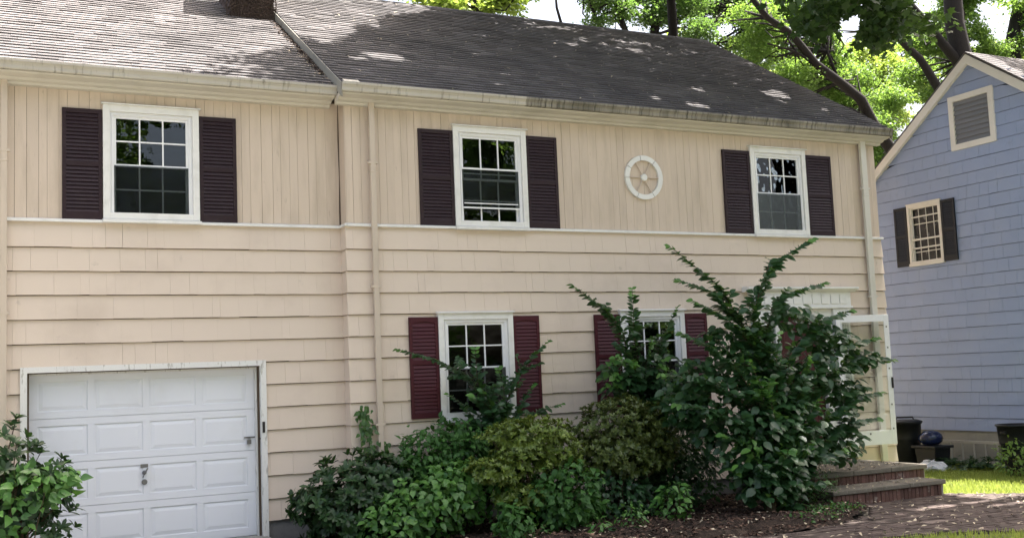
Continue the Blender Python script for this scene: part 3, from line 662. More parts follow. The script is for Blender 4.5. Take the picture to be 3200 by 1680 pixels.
MB().box(XB+.151, XB+8, FE, FE+.15, .5, gz(FE)).box(XB+.151, XB+8, RE-.15, RE, .5, gz(RE)).box(XB+7.85, XB+8, FE+.15, RE-.15, .5, gz(FE)).build('side_wall', M_blue, blue)
MB().box(XB+2.6, XB+2.7, FE+.2, RE-.2, .5, 5).build('interior_wall', M_inside, blue)
MB().box(XB+.03, XB+7.9, FE+.03, RE-.03, -.2, .5).build('foundation', M_found2, blue)
bp = []; zb = .49; exb = .2445
while zb < AZ:
    zt = zb+exb; yl = RE+.01
    y = FE-.01
    while y < yl:
        wd = random.choice([.2, .25, .3, .35, .45, .5]); a, b = y, min(y+wd, yl); y += wd; g = random.choice([.0007, .001, .0015, .0022])
        for r in rect_minus((a+g, b-g, zb, zt), [(BW[0]+.02, BW[1]-.02, BW[2]+.02, BW[3]-.02), (BV[0]+.03, BV[1]-.03, BV[2]+.03, BV[3]-.03)]):
            ta = min(r[3]-.007, gz(r[0])+.06); tb = min(r[3]-.007, gz(r[1])+.06)
            if ta < r[2]+.01 and tb < r[2]+.01: continue
            ta = max(ta, r[2]+.004); tb = max(tb, r[2]+.004)
            xf = lambda z: XB-.020+.018*min(1, (z-zb)/(exb+.02)); jz = random.uniform(-.003, .003)
            vs = [(xf(r[2]), r[1], r[2]+jz), (xf(r[2]), r[0], r[2]+jz), (XB+.019, r[0], r[2]+jz), (XB+.019, r[1], r[2]+jz), (xf(tb), r[1], tb), (xf(ta), r[0], ta), (XB+.019, r[0], ta), (XB+.019, r[1], tb)]
            uu, vv, d = proj(np.array([XB, (r[0]+r[1])/2, r[2]+.1])); vis = uu < 2590 and vv > -5 and uu > 2180
            bp.append(((r[1]-r[0])*(r[3]-r[2])/d/d*(1 if vis else .01), vs))
    zb += exb
bp.sort(key=lambda p: -p[0]); rest = MB()
for k, (s_, vs) in enumerate(bp):
    if k < 300: m = MB(); m.add(vs, FB); m.build('wall_shingle', M_blue, bwall)
    else: rest.cur = random.random(); rest.add(vs, FB)
rest.build('wall_shingle_field', M_blue, bwall, kind='stuff')
for sgn, ye in ((1, RE+.3), (-1, FE-.3)):
    z = lambda y: AZ-BS*abs(y-AY)
    MB().prism([(AY, AZ-.004), (ye, z(ye)-.004), (ye, z(ye)-.19), (AY, AZ-.19)], 0, XB-.13+(.001 if sgn < 0 else 0), XB-.10).build('rake_board', M_bwhite, blue)
    MB().prism([(AY, AZ-.13), (ye, z(ye)-.13), (ye, z(ye)-.15), (AY, AZ-.15)], 0, XB-.099, XB+.05).build('soffit', M_bwhite, blue)
    rf = MB().prism([(AY, AZ+.05), (ye, z(ye)+.05), (ye, z(ye)), (AY, AZ)], 0, XB-.12, XB+8.2).build('roof', M_roof, blue)
    if sgn < 0:
        rest = MB(); n = 40; ind = []
        for i in range(n):
            u0, u1 = i/n, (i+1)/n+.008; ya, yb = ye+(AY-ye)*u0, ye+(AY-ye)*u1; x = XB-.14-random.uniform(0, .3)
            while x < XB+8.2:
                a, b = max(x, XB-.14)+.002, min(x+.3, XB+8.2)-.002; x += .3
                if b <= a: continue
                vs = [(a, ya, z(ya)+.064), (b, ya, z(ya)+.064), (b, ya, z(ya)+.049), (a, ya, z(ya)+.049), (a, yb, z(yb)+.053), (b, yb, z(yb)+.053), (b, yb, z(yb)+.049), (a, yb, z(yb)+.049)]
                ind.append((-a-(0 if ya > -1.2 else 50), vs))
        ind.sort(key=lambda p: -p[0])
        for k, (s_, vs) in enumerate(ind):
            if k < 90: m = MB(); m.add(vs, FB); m.build('roof_shingle', M_roof, rf)
            else: rest.cur = random.random(); rest.add(vs, FB)
        rest.build('roof_shingle_field', M_roof, rf, kind='stuff')
# blue house pieces are modelled facing -y at origin and turned to face -x
def turn(o_root, y0):      # local (x,y,z) -> world (XB + y, y0 - x, z)
    o_root.rotation_euler = (0, 0, -math.pi/2); o_root.location = np.array([XB, y0, 0])-WL[blue.name]
def lwin():
    wd = BW[1]-BW[0]; z0, z1 = BW[2], BW[3]
    m = MB(); ring(m, 0, wd, z0+.02, z1, .055, -.05, .03, wt=.06); m.box(-.01, wd+.01, -.07, .02, z0-.02, z0+.035).box(-.01, wd+.01, -.065, 0, z1, z1+.018)
    me = bpy.data.meshes.new('window'); me.from_pydata(m.v, [], m.f); me.materials.append(M_bwhite); me.update()
    wo = link('window', me, blue, (0, 0, 0)); turn(wo, BW[1]); return wo
wo = lwin(); WL[wo.name] = np.zeros(3)
def sub(m, nm, mat, par=None, **k): return m.build(nm, mat, par or wo, **k)
a, b, c, d = .055, BW[1]-BW[0]-.055, BW[2]+.04, BW[3]-.06; zm = c+(d-c)*.42
m = MB(); ring(m, a, b, c, d, .035, -.02, .03); sub(m, 'frame', M_bwhite)
m = MB().box(a+.035, b-.035, -.022, -.006, zm-.02, zm+.015).box(a+.035, b-.035, -.022, -.006, zm-.19, zm-.16).box(a+.035, b-.035, -.022, -.006, d-.21, d-.185); sub(m, 'storm_rail', M_bwhite)
for i in (1, 2, 3): sub(MB().box(a+(b-a)*i/4-.005, a+(b-a)*i/4+.005, .022, .034, c+.03, d-.03), 'muntin', M_bwhite)
for zz in (d-.34, c+.22): sub(MB().box(a+.03, b-.03, .0225, .0335, zz-.008, zz+.008), 'muntin', M_bwhite)
sub(MB().box(a+.03, b-.03, .036, .04, c+.03, d-.03), 'pane', M_glass)
for i in range(13): sub(MB().prism([(.06, d-.05-i*.045), (.10, d-.02-i*.045), (.102, d-.022-i*.045), (.062, d-.052-i*.045)], 0, a+.06, b-.04), 'blind_slat', M_blind)
for xa in (-.34, BW[1]-BW[0]+.012):
    s_ = shutter(blue, xa, xa+.325, BW[2]-.0, BW[3]-.02, -.022, M_bshut, False, .045)
    cx = WL[s_.name]; s_.rotation_euler = (0, 0, -math.pi/2); s_.location = np.array([XB+cx[1], BW[1]-cx[0], cx[2]])-WL[blue.name]
vw, vh = BV[1]-BV[0], BV[3]-BV[2]
m = MB(); ring(m, BV[0], BV[1], BV[2], BV[3], .11, -.05, 0); m.v = [(XB+y, x, z) for x, y, z in m.v]; m.f = [f[::-1] for f in m.f]
vo = m.build('gable_vent', M_bwhite, blue)
m = MB().box(XB+.005, XB+.015, BV[0]+.1, BV[1]-.1, BV[2]+.1, BV[3]-.1); m.build('backing', M_bshut, vo)
for i in range(9):
    zz = BV[2]+.13+i*.093; MB().prism([(XB-.034, zz-.015), (XB-.03, zz-.02), (XB+.002, zz+.075), (XB-.002, zz+.08)], 1, BV[0]+.111, BV[1]-.111).build('slat', M_vent, vo)

# things beside the blue house
def trash(name, x, y, z, h, r0, r1, label, lid=True):
    t = thing(name, label, 'trash can', (x, y, z))
    MB().lathe([(r0, 0), (r0+.01, .02), (r0+(r1-r0)*.6, h*.6), (r0+(r1-r0)*.62+.012, h*.62), (r0+(r1-r0)*.66+.012, h*.66), (r1, h), (r1+.025, h), (r1+.025, h+.03), (r1-.01, h+.03), (r1-.03, h-.1)], (x, y, z), 28).build('body', M_plasb, t, smooth=True)
    if lid:
        l = MB().lathe([(r1+.03, h+.02), (r1+.035, h+.045), (r1*.8, h+.075), (.05, h+.085)], (x, y, z), 28).build('lid', M_plasb, t, smooth=True)
        MB().tube([(x-.12, y+.12, z+h+.06), (x-.1, y+.1, z+h+.12), (x+.1, y-.1, z+h+.12), (x+.12, y-.12, z+h+.06)], .018, 8).build('lid_handle', M_plasb, l)
    for s in (-1, 1): MB().box(x+s*(r1+.01)-.02, x+s*(r1+.01)+.02, y-.06, y+.06, z+h-.12, z+h-.08).build('handle', M_plasb, t, bevel=.005)
    return t
trash('trash_can', 11.75, 1.75, GZ-.02, .80, .23, .29, 'black lidded trash can half behind the cream house corner')
trash('trash_can', 11.9, -.62, GZ-.02, .80, .20, .30, 'open black trash can without lid beside the ladder end', lid=False)
bn = thing('storage_bin', 'low black plastic tub with a rim under the dark blue globe', 'bin', (11.75, 1.12, GZ-.02))
x, y, z = 11.75, 1.12, GZ-.02
MB().prism([(y-.20, z), (y+.20, z), (y+.25, z+.36), (y-.25, z+.36)], 0, x-.2, x+.2).build('body', M_plasb, bn, bevel=.01); MB().box(x-.25, x+.25, y-.29, y+.29, z+.361, z+.41).build('lid', M_plasb, bn, bevel=.01)
gb = MB().lathe([(.02, 0), (.13, .01), (.2, .06), (.225, .13), (.2, .20), (.13, .255), (.05, .275), (.01, .277)], (0, 0, 0), 28)
gb.v = [(a+11.75, b+1.14, c+GZ-.02+.409) for a, b, c in gb.v]
g_ = gb.build('glazed_globe', M_navy, None, smooth=True); tag(g_, 'dark blue glazed squat globe resting on the black tub', 'garden globe')
lad = thing('ladder', 'aluminium ladder lying on its side along the blue house foundation', 'ladder', (12.33, .5, GZ-.01))
for zz in (.27, -.11): box('rail', M_alum, lad, 12.30, 12.36, -.5, 1.5, zz, zz+.05, bevel=.004)
for yy in np.arange(-.4, 1.45, .265): MB().tube([(12.33, yy, -.06), (12.33, yy, .27)], .017, 8).build('rung', M_alum, lad)
bg_ = MB(); n = 14
def bagr(i, j): return .16*(1+.25*math.sin(i*2.3+j*1.7)+.15*math.sin(i*5+j))
bg_.lathe([(.12, 0), (.19, .03), (.2, .08), (.15, .13), (.07, .16), (.02, .17)], (0, 0, 0), 18)
bg_.v = [(11.15+a*(1+.3*math.sin(9*b+5*c)), .62+b*1.5*(1+.25*math.sin(11*a)), GZ-.03+c*(1+.25*math.sin(13*a+7*b))+random.uniform(-.03, .03)*(c > .02)) for a, b, c in bg_.v]
bg_.v = [(a+random.uniform(-.03, .03), b+random.uniform(-.04, .04), c) for a, b, c in bg_.v]
tag(bg_.build('plastic_bag', M_bag, None, smooth=False), 'crumpled white plastic bag on the lawn by the tub', 'bag')

# ================================================================== PLANTS
def leaf_tpl(widths, droop=.15, fold=.12):
    n = len(widths); V = []; F = []
    for i, wv in enumerate(widths):
        t = i/(n-1); z = -droop*t*t
        V += [(-wv/2, t, z+fold*wv), (0, t, z), (wv/2, t, z+fold*wv)]
    for i in range(n-1):
        for k in (0, 1): F.append((3*i+k, 3*i+k+1, 3*i+4+k, 3*i+3+k))
    return np.array(V), np.array(F)
T_rhod = leaf_tpl([.06, .24, .36, .40, .32, .05], .22, .10)
T_heart = leaf_tpl([.25, .66, .70, .52, .28, .03], .28, .10)
T_elm = leaf_tpl([.12, .56, .66, .58, .36, .03], .16, .12)
T_small = leaf_tpl([.08, .30, .34, .05], .12, .1)
T_oval = leaf_tpl([.1, .5, .56, .3, .03], .2, .12)
T_quad = (np.array([(0, 0, 0), (.32, .5, .05), (0, 1, -.08), (-.32, .5, .05)]), np.array([(0, 1, 2, 3)]))
def _maple():
    V = [(0, 0, 0)]; F = []
    for a, l in ((-110, .55), (-55, .85), (0, 1.0), (55, .85), (110, .55)):
        r = math.radians(a); d = np.array([math.sin(r), math.cos(r)]); s_ = np.array([d[1], -d[0]]); n = len(V); c = np.array([0, .35])
        for q in (c+d*l*.28+s_*.17, c+d*l*.65, c+d*l*.28-s_*.17): V.append((q[0], q[1], -.05*l))
        F.append((0, n, n+1, n+2))
    return np.array(V), np.array(F)
T_maple = _maple()
def nrm(A): return A/(np.linalg.norm(A, axis=-1, keepdims=True)+1e-9)
def leaf_frames(P, D, N):
    y = nrm(D); x = nrm(np.cross(y, N)); z = np.cross(x, y); return x, y, z
def leaves_mesh(name, tpl, P, D, N, L, mat, smooth=True):
    x, y, z = leaf_frames(P, D, N); tv, tf = tpl; n = len(P)
    V = P[:, None, :]+L[:, None, None]*(tv[None, :, 0:1]*x[:, None]+tv[None, :, 1:2]*y[:, None]+tv[None, :, 2:3]*z[:, None])
    F = tf[None]+(np.arange(n)*len(tv))[:, None, None]
    return mesh_np(name, V.reshape(-1, 3), F.reshape(-1, tf.shape[1]), mat, np.repeat(rng.random(n), len(tf)), smooth)
def foliage(par, tpl, P, D, N, L, mat, n_ind=0, name='foliage', young=None):
    P, D, N, L = map(np.asarray, (P, D, N, L)); n = len(P)
    order = np.argsort((P-CAM)@FW); ind = order[:n_ind]; rest_ = order[n_ind:]
    if n_ind:
        tv, tf = tpl; mes = [mesh_np('leaf', tv*np.array([s_, 1, q]), tf, mat, None, True) for s_, q in ((1, 1), (.92, 1.5), (1.06, .5))]
        ym = mesh_np('leaf', tv, tf, L_young, None, True)
        x, y, z = leaf_frames(P, D, N); base = WL[par.name]
        for i in ind:
            me = ym if young is not None and young[i] else mes[i % 3]
            o = bpy.data.objects.new('leaf', me); COL.objects.link(o); o.parent = par
            m = Matrix.Identity(4)
            for r in range(3): m[r][0] = x[i][r]*L[i]; m[r][1] = y[i][r]*L[i]; m[r][2] = z[i][r]*L[i]; m[r][3] = P[i][r]-base[r]
            o.matrix_basis = m
    if len(rest_): link(name, leaves_mesh(name, tpl, P[rest_], D[rest_], N[rest_], L[rest_], mat), par, (0, 0, 0), 'stuff')
def ell_points(ells, n, lo=.55, hi=1.0):
    """points on/in union of ellipsoids with outward directions; more on big ones"""
    ws = np.array([e[1][0]*e[1][1]+e[1][0]*e[1][2]+e[1][1]*e[1][2] for e in ells]); ks = rng.choice(len(ells), n, p=ws/ws.sum())
    d = nrm(rng.normal(0, 1, (n, 3))); C = np.array([ells[k][0] for k in ks]); R_ = np.array([ells[k][1] for k in ks])
    r = rng.uniform(lo**3, hi**3, n)**(1/3); lump = 1+.16*np.sin(d[:, 0]*5+ks*2)*np.cos(d[:, 2]*6+ks)+rng.normal(0, .05, n)
    P = C+d*R_*(r*lump)[:, None]; O = nrm(d/R_)
    ok = P[:, 2] > GZ+.03; return P[ok], O[ok]
def stems(par, base, P, mat, k=14, r=.012, nm='stem'):
    m = MB(); base = np.array(base)
    for i in rng.choice(len(P), min(k, len(P)), replace=False):
        p = P[i]; b = base+np.array([random.uniform(-.12, .12), random.uniform(-.1, .1), 0]); mid = b*.45+p*.55+np.array([0, 0, -.0]); mid[:2] = b[:2]*.6+p[:2]*.4
        m.tube([b, mid, p], [r, r*.8, r*.4], 5)
    m.build(nm, mat, par, smooth=True)
def whorls(P, O, nl, L, spread=(.9, 1.35), up=.5):
    Ps, Ds, Ns, Ls = [], [], [], []
    A = nrm(O+np.array([0, 0, up]))
    for p, a in zip(P, A):
        t1 = nrm(np.cross(a, rng.normal(0, 1, 3))); t2 = np.cross(a, t1); k = nl+random.randint(-1, 1); ph = random.random()*6
        for i in range(k):
            t = ph+2*math.pi*i/k+random.uniform(-.2, .2); e = random.uniform(*spread); rad = math.cos(t)*t1+math.sin(t)*t2
            Ps.append(p); Ds.append(a*math.cos(e)+rad*math.sin(e)); Ns.append(a*math.sin(e)-rad*math.cos(e)); Ls.append(L*random.uniform(.7, 1.15))
    return map(np.array, (Ps, Ds, Ns, Ls))
def rhodo(name, label, ells, tips, base, n_ind, L=.118, group=None):
    t = thing(name, label, 'shrub', base, group); P, O = ell_points(ells, tips, .6); stems(t, base, P, M_stem, 90)
    a = list(whorls(P, O, 7, L, (.65, 1.25))); yg = rng.random(len(a[0])) < .0; foliage(t, T_rhod, *a, L_rhod, n_ind, young=yg); return t
def azalea(name, label, ells, tips, base, mat, n_ind, L=.07):
    t = thing(name, label, 'shrub', base); P, O = ell_points(ells, tips, .72); stems(t, base, P, M_stem, 26)
    foliage(t, T_small, *whorls(P, O, 9, L, (.6, 1.25), .8), mat, n_ind); return t
def broad(name, label, ells, n, base, mat, n_ind, L=.11, tpl=T_heart, cat='shrub', lo=.55):
    t = thing(name, label, cat, base); P, O = ell_points(ells, n, lo); stems(t, base, P, M_stem, 18, .008)
    D = nrm(O*np.array([.9, .9, .3])+rng.normal(0, .45, P.shape)+np.array([0, 0, -.35])); N = nrm(O*1.2+np.array([-.1, -.35, .7])+rng.normal(0, .3, P.shape))
    foliage(t, tpl, P, D, N, L*rng.uniform(.55, 1.2, len(P)), mat, n_ind); return t
gb_ = -.07
rhodo('rhododendron', 'dark rhododendron with long leaves at the left garage door jamb', [((-4.35, -.95, .8), (.62, .5, .85)), ((-3.95, -1.0, .95), (.42, .4, .38)), ((-3.85, -.95, .35), (.42, .4, .4))], 330, (-4.3, -.95, GZ), 160)
broad('hydrangea', 'bright broad leaved plant spilling across the garage door', [((-3.95, -1.3, .95), (.38, .25, .24)), ((-3.72, -1.25, 1.0), (.3, .22, .16)), ((-4.3, -1.35, .75), (.35, .25, .4))], 330, (-4.1, -1.25, GZ), L_broad, 90, .125)
rhodo('rhododendron', 'large dark rhododendron at the foundation right of the garage door', [((-.25, -.62, .45), (.68, .5, .55)), ((-.45, -.7, .2), (.5, .45, .4)), ((.15, -.55, .62), (.42, .4, .38)), ((-.75, -.7, .42), (.3, .3, .2))], 460, (-.25, -.6, GZ), 200)
broad('leafy_weed', 'low bright green broad leaved plant before the big rhododendron', [((.7, -1.05, .32), (.72, .45, .42)), ((.15, -1.1, .18), (.5, .4, .32)), ((1.0, -1.1, .52), (.42, .35, .35))], 1500, (.6, -1.05, GZ), L_broad, 200, .105)
broad('viburnum', 'rounded green viburnum between the downspout and ground floor window', [((.98, -.42, .72), (.62, .32, .62)), ((.6, -.45, .5), (.42, .3, .45)), ((1.35, -.5, .95), (.4, .3, .4))], 3200, (1.0, -.4, GZ), L_vib, 150, .095, T_oval)
azalea('azalea', 'yellow green azalea in tiered pads under the left ground floor window', [((1.9, -1.35, 1.12), (.58, .42, .22)), ((2.25, -1.3, .9), (.45, .4, .28)), ((1.42, -1.45, .72), (.40, .33, .17)), ((1.75, -1.4, .85), (.4, .35, .2)), ((1.75, -1.45, .38), (.42, .3, .16))], 1300, (1.9, -1.3, GZ), L_azal, 200)
broad('leafy_weed', 'heart leaved green weed growing through the foot of the tiered azalea', [((2.22, -1.75, .38), (.5, .32, .42)), ((2.3, -1.6, .15), (.5, .35, .3)), ((1.4, -1.85, .1), (.25, .2, .26)), ((1.9, -1.35, .3), (.6, .3, .35))], 1700, (2.1, -1.7, GZ), L_vib, 160, .10)
azalea('azalea', 'rounded olive azalea between the two ground floor windows', [((3.4, -1.2, 1.12), (.66, .5, .42)), ((2.98, -1.3, .82), (.4, .38, .26)), ((3.85, -1.2, .85), (.45, .4, .30)), ((3.4, -1.35, .7), (.55, .35, .22))], 1400, (3.4, -1.15, GZ), L_azal2, 200)
broad('leafy_weed', 'dark heart leaved weed filling the foot of the olive azalea', [((3.15, -1.4, .25), (.5, .3, .36)), ((3.5, -1.3, .1), (.5, .3, .3)), ((2.75, -1.1, .4), (.4, .3, .4))], 1100, (3.2, -1.35, GZ), L_elm, 80, .095)
broad('leafy_weed', 'upright green weed on the mulch right of the olive azalea', [((3.72, -1.9, .15), (.27, .2, .30))], 170, (3.7, -1.9, GZ), L_broad, 60, .095)
broad('leafy_weed', 'small bushy weed at the mulch edge before the olive azalea', [((2.95, -2.1, .05), (.2, .17, .2))], 150, (2.95, -2.1, GZ), L_broad, 60, .06, T_oval)
broad('weed_seedling', 'tiny lance leaved seedling alone on bare mulch', [((2.42, -2.15, .0), (.11, .1, .1))], 26, (2.42, -2.15, GZ), L_broad, 26, .10, T_rhod, 'weed')
broad('weed_seedling', 'pale small leaved seedling at the foot of the tiered azalea', [((1.62, -1.98, .0), (.22, .15, .13))], 90, (1.62, -1.98, GZ), L_vib, 40, .06, T_oval, 'weed')
broad('evergreen_shrub', 'dark leafy evergreen in deep shade between olive azalea and sapling', [((4.35, -.75, .62), (.55, .4, .55)), ((4.8, -.7, .75), (.6, .4, .5)), ((4.6, -1.0, .35), (.6, .4, .4))], 2000, (4.5, -.7, GZ), L_elm, 80, .10, T_oval)
broad('boxwood', 'small fine leaved boxwood beside the entrance steps', [((6.12, -1.95, .16), (.34, .26, .30)), ((5.75, -1.9, .05), (.3, .25, .25))], 1500, (6.1, -1.9, GZ), L_vib, 60, .038, T_small)
broad('ground_ivy', 'low ivy patch creeping along the curved brick path edge', [((5.75, -2.6, -.1), (.55, .32, .12)), ((5.1, -2.95, -.1), (.5, .25, .1))], 1200, (5.6, -2.6, GZ), L_vib, 60, .05, T_heart, 'ivy', .3)
broad('garden_plant', 'sunlit pale green plant beside the open trash can', [((11.15, -1.15, .12), (.3, .3, .42)), ((11.35, -1.5, .05), (.3, .3, .3))], 420, (11.2, -1.2, GZ), L_young, 60, .085, T_oval)
t = thing('ground_cover', 'dark low ground cover along the ladder at the blue house', 'plants', (11.7, .3, GZ))
P, O = ell_points([((11.75, .55, -.1), (.4, .6, .16)), ((11.85, -.15, -.1), (.4, .55, .19)), ((11.5, .2, -.1), (.35, .6, .12))], 420, .3); foliage(t, T_small, *whorls(P, O, 7, .075, (.9, 1.4), 1.2), L_cover, 0)

# saplings with long leafy sprays
def spray(P0, ctrl, Ps, Ds, Ns, Ls, Y, wood, L=.125, dens=.034, r0=.012, twigs=True):
    pts = [np.array(P0, float)]+[PY(x, y, Y+q) for (x, y, q) in ctrl]
    path = []
    for i in range(len(pts)-1):
        n = max(2, int(np.linalg.norm(pts[i+1]-pts[i])/.05))
        for k in range(n): path.append(pts[i]+(pts[i+1]-pts[i])*k/n+np.array([0, 0, 0]))
    path.append(pts[-1]); path = np.array(path)
    for _ in range(6): path[1:-1] = (path[:-2]+path[2:]+2*path[1:-1])/4
    n = len(path); wood.tube(path[::2] if n > 6 else path, list(np.linspace(r0, .0025, len(path[::2] if n > 6 else path))), 5)
    seg = np.linalg.norm(np.diff(path, axis=0), axis=1).sum(); nl = int(seg/dens)
    for k in range(nl):
        f = .30+.70*(k+random.random()*.6)/nl
        if f > 1: f = 1
        i = min(int(f*(n-1)), n-2); d = nrm(path[i+1]-path[i]); p = path[i]
        s_ = nrm(np.cross(d, [0, 0, 1]))*(1 if k % 2 else -1); side_ = nrm(s_*.8+np.array([0, 0, -.25])+np.array([random.uniform(-.3, .3), random.uniform(-.5, .5), random.uniform(-.2, .2)]))
        Ps.append(p); Ds.append(nrm(d*.75+side_*.85)); Ns.append(nrm(np.array([random.uniform(-.9, .7), random.uniform(-1.5, -.1), .8]))); Ls.append(L*random.uniform(.65, 1.15)*(1-.35*max(0, f-.85)/.15))
    if twigs and seg > .5:
        for k in range(int(seg*7)):
            f = random.uniform(.15, .8); i = int(f*(n-1)); d = nrm(path[min(i+1, n-1)]-path[i])
            dd = nrm(d*.8+np.array([random.uniform(-1, 1), random.uniform(-.9, .5), random.uniform(-.4, .5)])); ln = random.uniform(.18, .42)*(1.1-f*.5)
            tp = [path[i]+dd*ln*q-np.array([0, 0, .12*ln*q*q]) for q in (0, .35, .7, 1)]; wood.tube(tp, [.005, .004, .003, .002], 4)
            for q in range(int(ln/.032)):
                e = (q+1)/(ln/.032); p = tp[0]+dd*ln*e; s_ = nrm(np.cross(dd, [0, 0, 1]))*(1 if q % 2 else -1)
                Ps.append(p); Ds.append(nrm(dd*.7+s_*.8+np.array([0, 0, -.25+random.uniform(-.2, .2)]))); Ns.append(nrm(np.array([random.uniform(-.6, .4), random.uniform(-1.5, -.2), .8]))); Ls.append(L*random.uniform(.6, 1.05))
def sapling(name, label, base, Y, branches, n_ind, L=.125, ells=None, ne=0, r0=.014):
    t = thing(name, label, 'sapling', base); wood = MB(); A = [[], [], [], []]; tipstart = []
    for ctrl in branches:
        b = np.array(base)+np.array([random.uniform(-.07, .07), random.uniform(-.07, .07), 0]); n0 = len(A[0])
        spray(b, ctrl, *A, Y, wood, L, r0=r0)
    if ells:
        P, O = ell_points(ells, ne, .35); P = P[P[:, 2] > 0]; O = O[:len(P)]
        for p, o in zip(P, O):
            A[0].append(p); A[1].append(nrm(o*np.array([1, 1, .2])+np.array([random.uniform(-.5, .5), random.uniform(-.5, .3), -.35]))); A[2].append(nrm(np.array([random.uniform(-.5, .4), random.uniform(-1.3, -.1), .9]))); A[3].append(L*random.uniform(.6, 1.1))
    wood.build('stem', M_stem, t, smooth=True)
    a = [np.array(q) for q in A]
    tips = [PY(c[-1][0], c[-1][1], Y+c[-1][2]) for c in branches]
    yg = np.array([min(np.linalg.norm(p-q) for q in tips) < .16 for p in a[0]])
    # growing tips are paler: keep them as single leaves
    foliage(t, T_elm, *[q[~yg] for q in a], L_elm, n_ind)
    if yg.any(): foliage(t, T_elm, *[q[yg] for q in a], L_broad, 0, name='young_foliage')
    return t
sapling('elm_sapling', 'leafy sapling spreading over the left ground floor window', (1.62, -.45, gb_), -.42,
        [[(1225, 1050, 0), (1190, 950, 0), (1100, 905, -.05), (990, 875, -.1)], [(1240, 1060, 0), (1200, 960, 0), (1195, 868, -.05)],
         [(1260, 1060, 0), (1290, 960, 0), (1325, 905, -.05), (1385, 852, -.1)], [(1260, 1080, 0), (1270, 980, 0), (1250, 920, -.1)], [(1290, 1090, 0), (1330, 1040, 0), (1420, 1012, -.1)],
         [(1280, 1100, 0), (1310, 1010, 0), (1345, 960, 0)], [(1220, 1090, 0), (1170, 1020, -.1), (1120, 985, -.1)], [(1250, 1090, 0), (1230, 1010, -.1), (1210, 975, -.2)]], 170, .125)
sapling('elm_sapling', 'sapling with one arching spray before the right ground floor window', (4.15, -.75, gb_), -.7,
        [[(1600, 1000, 0), (1570, 850, 0), (1520, 775, -.05), (1432, 712, -.1)], [(1620, 1000, 0), (1595, 850, 0), (1590, 718, -.1)], [(1640, 1000, 0), (1660, 860, 0), (1705, 768, -.05)],
         [(1600, 1050, 0), (1560, 950, -.1), (1545, 890, -.2)], [(1630, 1040, 0), (1620, 930, -.1), (1640, 850, -.2)], [(1660, 1050, 0), (1690, 960, -.1), (1730, 900, -.1)],
         [(1640, 1060, 0), (1650, 980, -.2), (1680, 920, -.3)], [(1590, 1060, 0), (1570, 1000, -.2), (1540, 960, -.2)], [(1680, 1080, 0), (1720, 1010, -.1), (1760, 960, -.1)], [(1610, 1060, 0), (1610, 990, -.2), (1590, 900, -.2)], [(1690, 1080, 0), (1740, 1000, -.1), (1790, 930, -.1)], [(1650, 1080, 0), (1670, 1000, -.3), (1700, 950, -.3)]], 200, .14, ells=[(PY(1650, 960, -.8), (.6, .3, .45)), (PY(1560, 950, -.8), (.3, .25, .35))], ne=420)
